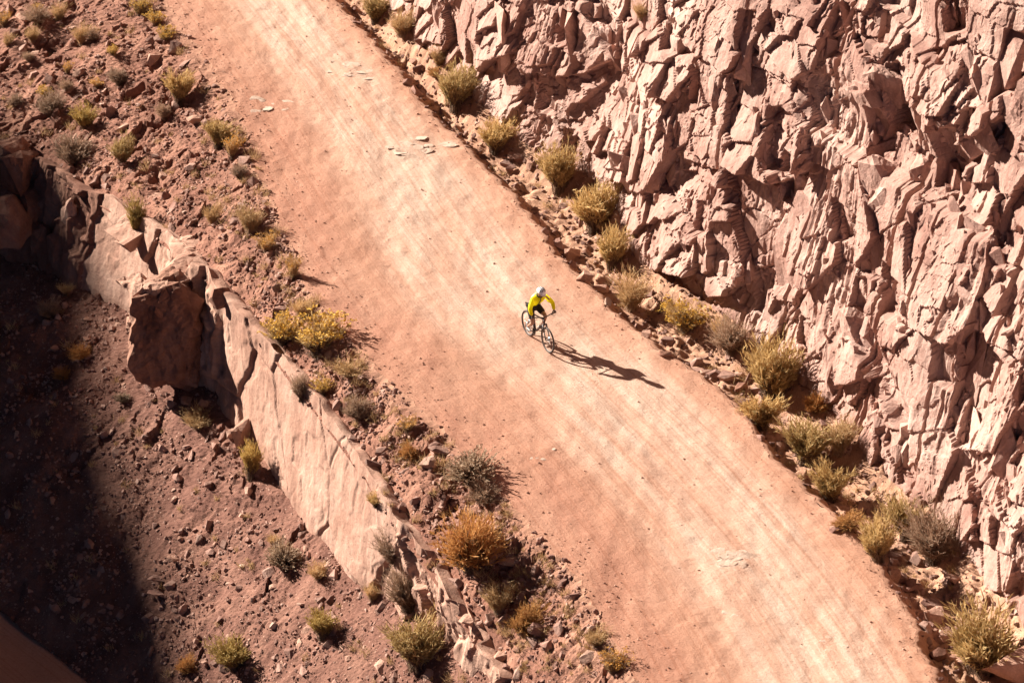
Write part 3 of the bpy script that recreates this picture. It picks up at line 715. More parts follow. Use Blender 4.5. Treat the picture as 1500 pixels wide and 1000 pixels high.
# ------------------------------------------------------------------ boulders one can point to
def boulder(px, py, w, h, flat, label, seed, mat=M_STONE, spin=0, tilt=(0, 0), group=None, name='boulder', cat='boulder', sink=.22, boxy=.5):
    rr = random.Random(seed); loc, nor = hit(px, py)
    sx = w / 108.0; sz = h / 100.0 * flat; sy = sx * rr.uniform(.6, .85)
    me = hull_mesh(name, rr, sx, sy, sz, 15, mat, .022 if w > 24 else 0, boxy)
    o = obj(name, me, None, loc + Vector((0, .12 * sx, sz * (1 - sink * 2) * .6)), (math.radians(tilt[0]), math.radians(tilt[1]), math.radians(spin)))
    tag(o, label, cat, group); return o
BL = [
 (256, 74, 34, 30, .8, 'dark-faced boulder perched at the very edge of the road, below yellow brush at the top', M_STONE, 10, (10, 0)),
 (226, 92, 30, 36, .7, 'pale upright rock just left of the dark-faced boulder near the road top', M_LEDGE, 50, (0, 20)),
 (115, 110, 28, 26, .7, 'pale square rock beside a small yellow tuft on the upper left slope', M_LEDGE, 20, (0, 10)),
 (66, 122, 20, 20, .7, 'small tilted rock left of the pale square rock on the upper left slope', M_STONE, 70, (15, 0)),
 (40, 28, 44, 24, .6, 'long pinkish boulder in the top left corner of the slope', M_LEDGE, 30, (0, 12)),
 (22, 50, 26, 20, .7, 'dark angular rock under the long boulder in the top left corner', M_STONE, 0, (0, 0)),
 (163, 172, 28, 34, .8, 'leaning dark rock beside the round green shrub on the upper left slope', M_STONE, 80, (0, 35)),
 (180, 190, 20, 26, .8, 'pale egg-shaped rock just right of the leaning dark rock', M_LEDGE, 30, (0, 25)),
 (285, 180, 36, 28, .6, 'pale broken rock between the olive shrub and the road edge, upper left', M_LEDGE, 30, (0, 15)),
 (228, 232, 18, 14, .7, 'small dark rock alone on the soil above the pale ledge top', M_STONE, 0, (0, 0)),
 (398, 374, 22, 16, .6, 'small pale rock at the road edge beneath the orange straw tuft', M_LEDGE, 15, (0, 0)),
 (412, 454, 24, 14, .6, 'dark flat stone above the yellow flowering brush on the left bank', M_STONE, 0, (0, 0)),
 (404, 486, 22, 24, .8, 'dark red block on the ledge lip beside the yellow flowering brush', M_BLOCK, 30, (0, 0)),
 (645, 662, 46, 22, .6, 'long dark boulder on the left bank just above the pale round boulder', M_STONE, -10, (0, 8)),
 (628, 684, 36, 26, .8, 'pale-topped round boulder on the left bank among small stones', M_LEDGE, 0, (0, 0)),
 (652, 706, 20, 16, .7, 'small pale stone just right below the pale-topped round boulder', M_LEDGE, 20, (0, 0)),
 (610, 736, 24, 18, .7, 'dark-sided rock left of the rusty brush on the left bank', M_STONE, 20, (0, 0)),
 (588, 745, 26, 16, .6, 'low dark rock near the small green tuft at the ledge end', M_STONE, 60, (0, 0)),
 (755, 820, 60, 24, .7, 'broad low rock outcrop shading the bank right of the rusty brush', M_VERGE, -15, (0, 0)),
 (790, 925, 34, 24, .8, 'squarish boulder on the right side of the round straw bush at the bottom', M_STONE, 20, (0, 0)),
 (803, 950, 30, 22, .7, 'tilted dark boulder alone on the bank, below the squarish boulder', M_STONE, 40, (0, 20)),
 (865, 965, 36, 18, .8, 'flat-topped shelf-like boulder at the bottom of the left bank', M_LEDGE, 0, (0, 0)),
 (842, 876, 18, 16, .8, 'small boulder casting a pointed shadow at the left road edge, lower part', M_STONE, 0, (0, 0)),
 (735, 965, 32, 18, .7, 'pale block lying at the lower end of the little ledge', M_LEDGE, 20, (0, 0)),
 (690, 912, 40, 20, .6, 'cracked pale block beside the straw tuft on the lower ledge', M_LEDGE, 35, (0, 10)),
 # verge
 (620, 68, 36, 28, .8, 'dark hollow-sided boulder in the ditch below the top shrubs', M_STONE, 20, (0, 0)),
 (636, 84, 26, 18, .8, 'dark boulder leaning on the hollow-sided one in the top ditch', M_STONE, 50, (0, 0)),
 (608, 92, 20, 14, .7, 'pale stone at the top ditch bottom under the hollow-sided boulder', M_LEDGE, 0, (0, 0)),
 (758, 230, 38, 14, .6, 'long flat pinkish slab at the cliff foot above the third round shrub', M_LEDGE, -5, (0, 0)),
 (826, 366, 20, 16, .8, 'small square stone heading the row of rocks above the cyclist', M_LEDGE, 0, (0, 0)),
 (838, 376, 30, 28, .9, 'upright pinkish block second in the row of rocks above the cyclist', M_LEDGE, 20, (0, 8)),
 (856, 410, 34, 26, .9, 'largest pale block in the row beside the road above the cyclist', M_LEDGE, 15, (0, 0)),
 (878, 428, 34, 22, .8, 'broken pale boulder left of the straw shrub level with the cyclist', M_LEDGE, 35, (0, 0)),
 (890, 446, 14, 20, .9, 'small upright pale stone touching the straw shrub right of the cyclist', M_PALE, 0, (0, 0)),
 (948, 494, 22, 18, .9, 'grey rounded stone on the road edge near the tip of the cyclist shadow', M_LEDGE, 0, (0, 0)),
 (978, 502, 30, 16, .7, 'low brown rock right of the grey rounded stone at the road edge', M_STONE, 0, (0, 0)),
 (974, 522, 24, 16, .8, 'dark reddish rock at the road edge beyond the cyclist shadow tip', M_BLOCK, 0, (0, 0)),
 (1018, 534, 30, 20, .8, 'dark-fronted rock below the grey twiggy bush on the verge', M_STONE, 20, (0, 0)),
 (1034, 548, 22, 14, .7, 'pale low stone just below the dark-fronted rock on the verge', M_LEDGE, 0, (0, 0)),
 (1064, 556, 34, 26, .8, 'dark hollow rock left of the tallest olive shrub', M_STONE, 10, (0, 0)),
 (1084, 574, 26, 24, .9, 'dark block at the foot of the tallest olive shrub', M_BLOCK, 30, (0, 0)),
 (1086, 552, 24, 16, .8, 'pale stone between the hollow rock and the tallest olive shrub', M_LEDGE, 0, (0, 0)),
 (1226, 778, 24, 12, .7, 'flat stone under the orange dry brush right of the road', M_STONE, 0, (0, 0)),
 (1308, 846, 40, 26, .8, 'broad sandy boulder in the shaded ditch at lower right', M_VERGE, 15, (0, 0)),
 (1335, 866, 40, 18, .7, 'dark layered slab below the broad sandy boulder at lower right', M_STONE, 10, (0, 10)),
 (1366, 888, 40, 16, .8, 'long layered slab lying across the ditch at lower right', M_STONE, -10, (0, 8)),
 (1370, 908, 44, 30, .8, 'pointed pale boulder in the ditch above the big bottom shrub', M_LEDGE, 20, (0, 0)),
 (1385, 935, 36, 24, .8, 'pale rubble block just left of the big bottom right shrub', M_LEDGE, 40, (0, 0)),
 (1376, 965, 30, 26, .8, 'dark block low in the ditch left of the big bottom right shrub', M_BLOCK, 20, (0, 0)),
 (1400, 850, 36, 18, .7, 'tilted pinkish slab at the cliff foot above the ditch, lower right', M_LEDGE, 30, (0, 18)),
 # lower slope
 (364, 722, 30, 34, .35, 'pale upright slab fallen in front of the bright green bush', M_LEDGE, 55, (25, 30)),
 (358, 758, 22, 18, .4, 'flat pale stone below the upright slab on the lower slope', M_LEDGE, 40, (10, 20)),
 (256, 735, 12, 36, .4, 'narrow splinter of pale rock standing on the shaded lower slope', M_LEDGE, 20, (10, 20)),
 (266, 790, 16, 16, .5, 'small smooth stone above the long splintered slabs', M_LEDGE, 0, (0, 0)),
 (258, 820, 44, 14, .4, 'uppermost of the long splintered slabs on the shade line', M_LEDGE, 52, (0, 20)),
 (234, 850, 42, 14, .5, 'middle of the long splintered slabs on the shade line', M_STONE, 55, (0, 20)),
 (236, 872, 56, 14, .4, 'longest and lowest of the splintered slabs on the shade line', M_STONE, 45, (0, 20)),
 (269, 896, 20, 24, .8, 'dark angular block just below the splintered slabs', M_STONE, 10, (0, 0)),
 (288, 940, 14, 22, .4, 'thin pale stone left above the bottom green shrub', M_LEDGE, 40, (10, 20)),
 (300, 970, 30, 14, .4, 'long pale stone touching the bottom green shrub', M_LEDGE, 45, (0, 15)),
 (402, 918, 18, 18, .6, 'small bright stone in the open scree near the bottom', M_PALE, 0, (0, 0)),
 (442, 886, 16, 12, .6, 'small bright stone right above the olive tuft near the bottom', M_LEDGE, 0, (0, 0)),
 (355, 830, 14, 10, .6, 'little pale chip left of the grey sage bush', M_PALE, 0, (0, 0)),
 (80, 512, 22, 16, .6, 'pale tilted stone in the dark scree at far left', M_LEDGE, 30, (0, 15)),
 (130, 468, 26, 10, .5, 'flat pale sliver lying below the ledge at left', M_LEDGE, 15, (0, 10)),
 (128, 498, 22, 12, .5, 'flat stone below the pale sliver left of the buttress', M_LEDGE, 20, (0, 10)),
 (96, 450, 14, 24, .6, 'upright stone near the small yellow tuft in the dark scree', M_LEDGE, 0, (0, 0)),
 (275, 590, 26, 16, .6, 'pale slab lying at the foot of the dark buttress', M_LEDGE, -20, (0, 10)),
 (300, 594, 28, 22, .6, 'leaning pale slab right at the buttress corner', M_LEDGE, 30, (0, 25)),
 (342, 640, 28, 34, .6, 'rounded pale slab leaning against the long ledge face', M_LEDGE, 10, (20, 0)),
 (152, 640, 20, 24, .7, 'dark pointed rock on the shaded slope left of the buttress foot', M_STONE, 10, (0, 0)),
 (306, 712, 18, 14, .8, 'dark stone left of the bright green bush', M_STONE, 10, (0, 0)),
 # big one
 (1500, 992, 125, 60, 1.1, 'smooth pink rock bulging into the bottom right corner', M_LEDGE, 0, (6, -22)),
]
for i, (px, py, w, h, fl, lab, mt, sp, ti) in enumerate(BL):
    boulder(px, py, w, h, fl, lab, 700 + i, mt, sp, ti, 'boulders and fallen slabs lying loose around the road')

# ------------------------------------------------------------------ shrubs
def blades(name, segs, mat):
    """segs: list of (p0, p1, p2, width): two-piece tapered blade"""
    V, Fq = [], []
    rr = random.Random(1)
    A = np.array([s_[0] for s_ in segs]); B = np.array([s_[1] for s_ in segs]); Cc = np.array([s_[2] for s_ in segs]); w = np.array([s_[3] for s_ in segs])[:, None]
    rg = np.random.default_rng(5); side = rg.normal(size=A.shape); dirn = Cc - A; side = np.cross(dirn, side); side /= np.linalg.norm(side, axis=1, keepdims=True) + 1e-9
    V = np.stack([A - side * w * .5, A + side * w * .5, B + side * w * .42, B - side * w * .42, Cc], 1).reshape(-1, 3)
    i = np.arange(len(A))[:, None] * 5
    F = np.concatenate([i + [0, 1, 2], i + [0, 2, 3], i + [3, 2, 4]])
    return fast_mesh(name, V, F, mat)
def make_bush(kind, seed):
    rng = random.Random(seed)
    P_ = dict(olive=(420, 55, 10, .15, .0135, .45, L_OLIVE), green=(420, 50, 11, .13, .014, .40, L_GREEN), straw=(520, 50, 4, .20, .010, .25, L_STRAW), grey=(380, 78, 11, .14, .011, .45, L_GREY),
              sage=(340, 85, 18, .07, .020, .55, L_SAGE), rust=(420, 80, 12, .12, .010, .45, L_RUST), flower=(260, 68, 7, .13, .014, .5, L_OLIVE), tuft=(280, 50, 4, .18, .014, .3, L_STRAW))[kind]
    n, amax, nsh, lsh, wd, wood, mat = P_
    st, fo, fl = [], [], []
    lobes = [(rng.uniform(0, 6.28), rng.uniform(.1, .9), rng.uniform(.50, 1.25)) for _ in range(8)]
    for i in range(n):
        phi = rng.uniform(0, 6.283); a = math.radians(amax) * math.sqrt(rng.random())
        k = rng.uniform(.40, 1.05)
        for lp, la, lk in lobes:
            dd = abs((phi - lp + 3.14159) % 6.28318 - 3.14159)
            if dd < .8: k *= 1 + (lk - 1) * (1 - dd / .8)
        ex = math.sin(a) / math.sin(math.radians(amax)) * .5
        end = np.array([ex * math.cos(phi) * k, ex * math.sin(phi) * k, (math.cos(a * .95) ** .7) * k * (1.0 if kind != 'rust' else .95)])
        if kind in ('sage', 'grey', 'rust'): end[2] = max(.06, end[2])
        base = np.array([rng.gauss(0, .05), rng.gauss(0, .05), -.06])
        ctl = base + (end - base) * np.array([.35, .35, .55]) + np.array([rng.gauss(0, .02), rng.gauss(0, .02), 0])
        def bz(t): return base * (1 - t) ** 2 + ctl * 2 * t * (1 - t) + end * t * t
        st.append((bz(0), bz(wood * .5), bz(wood + .15), wd * .9))
        fo.append((bz(wood), bz((1 + wood) / 2), bz(1), wd * .8))
        for q in range(nsh):
            t = rng.uniform(wood * .8, 1.0); p0 = bz(t); dr = bz(min(1, t + .1)) - bz(t - .1)
            dr = dr / (np.linalg.norm(dr) + 1e-9) + np.array([rng.gauss(0, .42), rng.gauss(0, .42), rng.gauss(.1, .3)]); dr /= np.linalg.norm(dr)
            L_ = lsh * rng.uniform(.5, 1.1)
            (st if t < wood + .08 else fo).append((p0, p0 + dr * L_ * .6, p0 + dr * L_, wd))
        if kind in ('flower', 'tuft') and end[2] > .45 and rng.random() < (.75 if kind == 'flower' else .5):
            for q in range(6):
                p0 = end + np.array([rng.gauss(0, .025), rng.gauss(0, .025), rng.gauss(0, .02)]); dr = np.array([rng.gauss(0, 1), rng.gauss(0, 1), rng.gauss(.6, .6)]); dr /= np.linalg.norm(dr)
                fl.append((p0, p0 + dr * .02, p0 + dr * .042, .032))
    return (blades('foliage', fo, mat), blades('stems', st, L_STEM if kind != 'straw' else L_GREY), blades('flower_heads', fl, L_FLOWER if kind == 'flower' else L_ORANGE) if fl else None)
BK = {k: [make_bush(k, 900 + 31 * j + 7 * i) for i in range(4)] for j, k in enumerate(('olive', 'green', 'straw', 'grey', 'sage', 'rust', 'flower', 'tuft'))}
NAMES = dict(olive=('olive_shrub', 'shrub'), green=('green_shrub', 'shrub'), straw=('straw_grass_clump', 'dry grass'), grey=('grey_twiggy_bush', 'bush'), sage=('sage_bush', 'bush'), rust=('rusty_bush', 'bush'), flower=('yellow_topped_shrub', 'shrub'), tuft=('orange_tuft', 'dry grass'))
def bush(px, py, w, h, kind, label, side):
    i = len([1 for o in COL.objects if 'category' in o])
    loc, nor = hit(px, py - .16 * w)
    wm = w / 54.0 * 1.32; hm = max(.34 * wm, (h - .16 * w) / 44.0)
    nm_, cat = NAMES[kind]
    o = obj(nm_, None, None, loc); o.rotation_euler = (R.uniform(-.08, .08), R.uniform(-.08, .08), R.uniform(0, 6.28))
    v = BK[kind][R.randrange(4)]
    for nn, me in zip(('foliage', 'stems', 'flower_heads'), v):
        if me:
            c = obj(nn, me, o, sc=(wm, wm, hm))
            if nn == 'flower_heads': c['kind'] = 'stuff'
    tag(o, label, cat, side); return o
VG = 'shrubs along the foot of the cliff'; UG = 'brush on the bank between road and ledge'; LG = 'brush on the lower scree slope'
SH = [
 (550, 40, 46, 52, 'olive', 'yellow-green shrub at the very top of the cliff foot', VG),
 (590, 62, 66, 52, 'straw', 'wide straw-coloured clump beside the topmost yellow-green shrub', VG),
 (643, 102, 34, 34, 'straw', 'small straw clump above the tall olive shrub near the top', VG),
 (668, 172, 72, 84, 'olive', 'tall olive shrub beside the pale patch of road near the top', VG),
 (638, 118, 34, 24, 'rust', 'low dry brush at the ditch left of the tall olive shrub near the top', VG),
 (725, 232, 60, 60, 'olive', 'round olive shrub above the long flat pinkish slab', VG),
 (820, 290, 66, 76, 'olive', 'dark-based olive shrub just below the long flat slab', VG),
 (872, 350, 86, 84, 'olive', 'broad yellow-olive shrub against the cliff above the row of rocks', VG),
 (897, 402, 54, 68, 'olive', 'olive shrub overlapping the broad one, beside the row of rocks', VG),
 (925, 464, 66, 62, 'straw', 'straw-green shrub level with the cyclist at the road edge', VG),
 (1003, 494, 62, 54, 'flower', 'dark shrub with golden top in a pocket of the cliff foot', VG),
 (1072, 524, 60, 58, 'grey', 'grey twiggy bush left of the tallest olive shrub', VG),
 (1055, 500, 34, 36, 'straw', 'straw-coloured clump topping the grey twiggy bush', VG),
 (1130, 602, 86, 98, 'olive', 'tallest olive shrub, by the cliff in the middle right', VG),
 (1115, 634, 62, 56, 'olive', 'low bright shrub spreading in front of the tallest olive shrub', VG),
 (1193, 608, 46, 34, 'rust', 'dry brown brush hard against the cliff right of the tallest shrub', VG),
 (1182, 690, 76, 74, 'olive', 'olive shrub leaning over the road edge below the tallest one', VG),
 (1232, 672, 62, 60, 'straw', 'straw-topped shrub between the leaning olive shrub and the cliff', VG),
 (1216, 742, 56, 62, 'olive', 'narrow olive shrub lowest of the middle right cluster', VG),
 (1240, 780, 50, 28, 'rust', 'flat orange dry brush at the road edge, lower right', VG),
 (1286, 830, 56, 66, 'olive', 'thin upright shrub between road and ditch, lower right', VG),
 (1328, 796, 54, 66, 'olive', 'upright olive shrub behind the thin one, lower right', VG),
 (1370, 832, 76, 78, 'grey', 'big grey-brown twiggy bush against the cliff, lower right', VG),
 (1440, 1000, 104, 92, 'olive', 'biggest shrub, dense and olive, in the bottom right corner', VG),
 (940, 34, 34, 32, 'straw', 'straw tuft growing on a ledge of the cliff near the top edge', 'plants on the cliff'),
 (205, 28, 34, 36, 'flower', 'yellow-topped grey shrub cut by the top edge beside the road', UG),
 (228, 42, 30, 28, 'flower', 'yellow clump just above the dark-faced boulder', UG),
 (242, 64, 30, 26, 'flower', 'yellow clump touching the dark-faced boulder', UG),
 (263, 158, 50, 60, 'olive', 'olive shrub with long shadow near the road, upper left', UG),
 (241, 178, 32, 34, 'grey', 'grey twigs at the left foot of the olive shrub, upper left', UG),
 (125, 196, 46, 42, 'green', 'round green shrub beside the leaning dark rock', UG),
 (110, 250, 74, 60, 'grey', 'large grey-straw bush below the round green shrub', UG),
 (180, 246, 40, 44, 'olive', 'single shrub on bare soil right of the large grey-straw bush', UG),
 (320, 222, 48, 52, 'olive', 'olive shrub at the road edge, left of an orange-topped one', UG),
 (341, 236, 34, 42, 'tuft', 'orange-topped tuft beside the olive shrub at the road edge', UG),
 (350, 264, 26, 26, 'grey', 'small grey bush beneath the orange-topped tuft at the road edge', UG),
 (75, 176, 50, 48, 'grey', 'grey bush left of the round green shrub', UG),
 (66, 148, 24, 22, 'flower', 'yellow sprig on top of the grey bush at upper left', UG),
 (165, 84, 20, 20, 'flower', 'tiny bright yellow flower clump alone on the upper slope', UG),
 (120, 70, 34, 36, 'straw', 'straw tuft left of the tiny yellow flower clump', UG),
 (137, 64, 24, 24, 'grey', 'dark small bush touching the straw tuft at upper left', UG),
 (57, 42, 48, 38, 'grey', 'dark bush with yellow sprigs right of the long corner boulder', UG),
 (56, 20, 18, 16, 'flower', 'yellow sprig at the very top edge, left', UG),
 (86, 36, 34, 32, 'straw', 'straw clump right of the dark bush at the top edge', UG),
 (99, 112, 20, 22, 'tuft', 'little golden tuft beside the pale square rock', UG),
 (48, 66, 34, 28, 'straw', 'straw clump under the dark bush in the upper left', UG),
 (43, 94, 26, 24, 'grey', 'small dark bush on the left part of the upper slope', UG),
 (6, 44, 30, 30, 'tuft', 'golden tuft cut by the left edge near the top', UG),
 (22, 160, 28, 26, 'grey', 'dark tuft near the left edge above the ledge', UG),
 (175, 130, 42, 40, 'grey', 'grey-brown bush in the middle of the upper left slope', UG),
 (143, 132, 26, 18, 'tuft', 'low golden tuft left of the grey-brown middle bush', UG),
 (100, 138, 26, 24, 'grey', 'dark bush between rocks left of the low golden tuft', UG),
 (12, 72, 26, 24, 'straw', 'straw tuft below the golden one at the left edge', UG),
 (200, 350, 34, 62, 'green', 'yellow-green shrub rooted on the pale ledge top', UG),
 (312, 334, 36, 36, 'straw', 'straw tuft on the slope right of the pale ledge top', UG),
 (368, 348, 50, 52, 'straw', 'straw-green clump at the road edge in the middle left', UG),
 (391, 374, 38, 32, 'tuft', 'orange tuft just below the straw-green clump at the road edge', UG),
 (430, 412, 28, 40, 'tuft', 'single orange tuft casting a long shadow on the road', UG),
 (414, 512, 54, 54, 'flower', 'left one of the bright yellow flowering shrubs by the ledge', UG),
 (464, 528, 74, 66, 'flower', 'right and larger one of the bright yellow flowering shrubs', UG),
 (444, 470, 50, 34, 'straw', 'straw growth above the two flowering shrubs', UG),
 (442, 590, 34, 56, 'grey', 'tall grey bush on the ledge lip below the flowering shrubs', UG),
 (474, 582, 28, 28, 'flower', 'small yellow clump under the flowering shrubs', UG),
 (512, 560, 64, 34, 'straw', 'long straw patch by the road below the flowering shrubs', UG),
 (525, 620, 42, 38, 'grey', 'dark rounded bush below the long straw patch', UG),
 (597, 636, 30, 24, 'tuft', 'orange tuft at the road edge above the pale-topped boulder', UG),
 (603, 676, 36, 30, 'rust', 'dry brush beside the pale-topped round boulder', UG),
 (690, 716, 76, 48, 'sage', 'spreading grey-green bush at the road edge', UG),
 (712, 742, 46, 28, 'grey', 'thin grey twigs below the spreading grey-green bush', UG),
 (692, 846, 100, 108, 'rust', 'big rusty orange bush on the left bank', UG),
 (575, 828, 46, 48, 'grey', 'grey bush on the ledge end left of the big rusty one', UG),
 (598, 900, 62, 78, 'grey', 'purplish grey bush hanging over the ledge end', UG),
 (546, 884, 32, 32, 'straw', 'straw tuft at the ledge foot beside the purplish grey bush', UG),
 (612, 990, 80, 76, 'olive', 'wide olive bush at the bottom edge below the purplish grey one', UG),
 (730, 904, 46, 44, 'straw', 'straw clump below the big rusty bush', UG),
 (768, 936, 66, 58, 'rust', 'round dry bush with a squarish boulder at its right', UG),
 (874, 952, 40, 28, 'straw', 'small straw clump above the shelf-like boulder', UG),
 (898, 990, 40, 32, 'tuft', 'golden tuft at the bottom edge next to the road', UG),
 (551, 746, 30, 26, 'olive', 'little olive tuft in the crack at the slab end', UG),
 (368, 706, 38, 62, 'green', 'bright green bush at the foot of the long ledge face', LG),
 (416, 838, 54, 46, 'sage', 'rounded pale sage bush on the open scree', LG),
 (466, 852, 36, 26, 'straw', 'low straw mound right of the pale sage bush', LG),
 (474, 942, 50, 50, 'green', 'olive-green shrub at bottom centre-left of the scree', LG),
 (342, 988, 62, 48, 'green', 'green shrub near the bottom edge at the shade line', LG),
 (290, 634, 54, 32, 'straw', 'straw patch at the foot of the dark buttress', LG),
 (96, 436, 30, 24, 'straw', 'small yellowish tuft in the dark scree under the ledge', LG),
 (70, 470, 40, 30, 'grey', 'dim bush in shadow at the left of the scree', LG),
 (120, 530, 40, 26, 'rust', 'brown tuft on the scree left of the buttress', LG),
 (92, 562, 34, 28, 'rust', 'dim brown tuft below the other one in the shaded scree', LG),
 (180, 592, 26, 18, 'sage', 'tiny sage tuft left of the buttress foot', LG),
 (400, 800, 26, 16, 'straw', 'faint straw tuft above left of the sage bush', LG),
 (272, 990, 36, 34, 'rust', 'brown brush at the bottom edge on the shade line', LG),
]
for s_ in SH: bush(*s_)

# low dry grass that nobody could count, between the shrubs
segs = []
rg = random.Random(77)
for poly, cnt in (([(300, 130), (345, 150), (405, 320), (455, 430), (560, 555), (700, 690), (820, 830), (880, 990), (760, 990), (640, 740), (500, 600), (380, 430), (290, 250)], 230), (VER_POLY, 90), (UP_POLY, 120), (LOW_POLY, 70)):
    k = 0
    while k < cnt:
        x, y = rg.uniform(0, 1500), rg.uniform(0, 1000)
        if not px_in(poly, x, y): continue
        loc, nor = hit(x, y); k += 1
        if nor.z < .4: continue
        rad = rg.uniform(.07, .27); c0 = np.array(loc[:])
        for q in range(int(26 + 90 * rad)):
            a = rg.uniform(0, 6.28); t_ = rg.uniform(0, 1) ** .5 * .9; L_ = rad * rg.uniform(.6, 1.5)
            dv = np.array([math.cos(a) * math.sin(t_), math.sin(a) * math.sin(t_), math.cos(t_)]); b0 = c0 + np.array([rg.gauss(0, rad * .35), rg.gauss(0, rad * .35), -.02])
            segs.append((b0, b0 + dv * L_ * .55, b0 + dv * L_ + np.array([0, 0, -.02]), .011))
o = obj('dry_grass', blades('dry_grass', segs, L_STRAW)); tag(o, 'sparse dry grass scattered over the banks beside the road', 'dry grass', kind='stuff')

# ------------------------------------------------------------------ the bicycle
M_TYRE = plain('tyre_rubber', (.075, .055, .048), .85, 0, .3)
M_RIM = plain('pale_rim', (.22, .18, .16), .5, .2)
M_METAL = plain('grey_metal', (.35, .34, .34), .35, .8)
M_FRAME = plain('dark_frame_paint', (.045, .028, .028), .4, 0)
M_FORK = plain('fork_paint', (.10, .085, .08), .4, 0)
M_BLACK = plain('black_plastic', (.02, .02, .02), .5)
M_SKIN = plain('skin', (.40, .22, .15), .55, 0, .1, 8)
M_JACKET = plain('fluorescent_yellow_fabric', (.95, .90, .008), .75, 0, .12, 7)
nt_ = M_JACKET.node_tree; b_ = nt_.nodes['Principled BSDF']; tr_ = nt_.nodes.new('ShaderNodeBsdfTranslucent'); tr_.inputs[0].default_value = (1, .97, .02, 1)
ms_ = nt_.nodes.new('ShaderNodeMixShader'); ms_.inputs[0].default_value = .45; nt_.links.new(b_.outputs[0], ms_.inputs[1]); nt_.links.new(tr_.outputs[0], ms_.inputs[2])
nt_.links.new(ms_.outputs[0], [q for q in nt_.nodes if q.type == 'OUTPUT_MATERIAL'][0].inputs[0])
M_JWHITE = plain('pale_back_highlight', (.80, .84, .50), .75, 0, .05, 7)  # tone of the sunlit highlight on the jacket back
M_SHORTS = plain('black_shorts_fabric', (.020, .014, .016), .8, 0, .2, 12)
M_HELMET = plain('white_helmet_shell', (.80, .80, .82), .35)
M_VENT = plain('dark_helmet_vent', (.05, .05, .06), .6)
M_SHOE = plain('pale_shoe', (.52, .48, .46), .6, 0, .2, 20)
M_GLOVE = plain('brown_glove', (.12, .07, .05), .8, 0, .2, 20)
M_SOCK = plain('grey_sock', (.45, .42, .42), .8)
M_GLASS = plain('dark_glasses', (.015, .015, .02), .15)
M_HAIR = plain('dark_hair', (.04, .025, .02), .7)

def tube(name, pts, rads, mat, parent, seg=10, closed=False):
    P_ = [Vector(p) for p in pts]; V, Fq = [], []; n = len(P_)
    if isinstance(rads, (int, float)): rads = [rads] * n
    up = None
    for i, p in enumerate(P_):
        d_ = (P_[(i + 1) % n] - P_[i - 1]) if closed else (P_[min(i + 1, n - 1)] - P_[max(i - 1, 0)])
        d_.normalize()
        if up is None: up = d_.orthogonal()
        up = (up - d_ * up.dot(d_)).normalized(); sd = d_.cross(up)
        for k in range(seg):
            a = 2 * math.pi * k / seg; V.append(p + (up * math.cos(a) + sd * math.sin(a)) * rads[i])
    for i in range(n if closed else n - 1):
        for k in range(seg):
            a = i * seg + k; b = i * seg + (k + 1) % seg; c = ((i + 1) % n) * seg
            Fq.append((a, b, c + (k + 1) % seg, c + k))
    me = bpy.data.meshes.new(name)
    if not closed:
        Fq.append(tuple(range(seg))[::-1]); Fq.append(tuple((n - 1) * seg + k for k in range(seg)))
    me.from_pydata([v[:] for v in V], [], Fq); me.materials.append(mat)
    for pl in me.polygons: pl.use_smooth = True
    return obj(name, me, parent)
def multi(name, tubes, mat, parent, seg=8):
    bm = bmesh.new()
    for pts, r_ in tubes:
        o = tube('tmp', pts, r_, mat, None, seg); bm.from_mesh(o.data); m_ = o.data; bpy.data.objects.remove(o); bpy.data.meshes.remove(m_)
    me = bpy.data.meshes.new(name); bm.to_mesh(me); bm.free(); me.materials.append(mat)
    for pl in me.polygons: pl.use_smooth = True
    return obj(name, me, parent)
pr, _ = hit(775, 491.5); pf, _ = hit(801, 514.5)
mid = (pr + pf) / 2; hd = (pf - pr); hd.z = 0; hd.normalize(); ang = math.atan2(hd.y, hd.x)
gz = (drop(mid.x + hd.x * .56, mid.y + hd.y * .56)[0].z + drop(mid.x - hd.x * .56, mid.y - hd.y * .56)[0].z) / 2
bike = obj('bicycle', None, None, (mid.x, mid.y, gz + .004), (0, 0, ang))
tag(bike, 'dark mountain bike with large thin wheels, ridden down the middle of the dirt road', 'bicycle')
RW = .365
def circ(cx, r_, n=40): return [(cx + r_ * math.cos(2 * math.pi * i / n), 0, RW + r_ * math.sin(2 * math.pi * i / n)) for i in range(n)]
for cx in (-.56, .56):
    w_ = tube('wheel', circ(cx, RW - .055), .011, M_RIM, bike, 8, True); w_.name = 'wheel'
    tube('tyre', circ(cx, RW - .026), .026, M_TYRE, w_, 10, True)
    multi('hub', [([(cx, -.05, RW), (cx, .05, RW)], .022)], M_METAL, w_)
    sp = []
    for k in range(20):
        a = 2 * math.pi * k / 20; sp.append(([(cx, (.03 if k % 2 else -.03), RW), (cx + (RW - .055) * math.cos(a), 0, RW + (RW - .055) * math.sin(a))], .0017))
    multi('spokes', sp, M_METAL, w_, 4)
    multi('brake_disc', [([(cx, .040, RW), (cx, .043, RW)], .08)], M_METAL, w_, 20)
BB = (-.12, 0, .33); ST = (-.24, 0, .78); HT = (.33, 0, .88); HB = (.37, 0, .74)
multi('frame', [([BB, ST], .018), ([ST, HT], .020), ([BB, (HB[0], 0, HB[2] + .01)], .025), ([HT, HB], .026), ([BB, (-.34, .05, .35), (-.56, .06, RW)], .011), ([BB, (-.34, -.05, .35), (-.56, -.06, RW)], .011),
                ([(-.22, 0, .72), (-.36, .05, .56), (-.56, .06, RW)], .009), ([(-.22, 0, .72), (-.36, -.05, .56), (-.56, -.06, RW)], .009)], M_FRAME, bike)
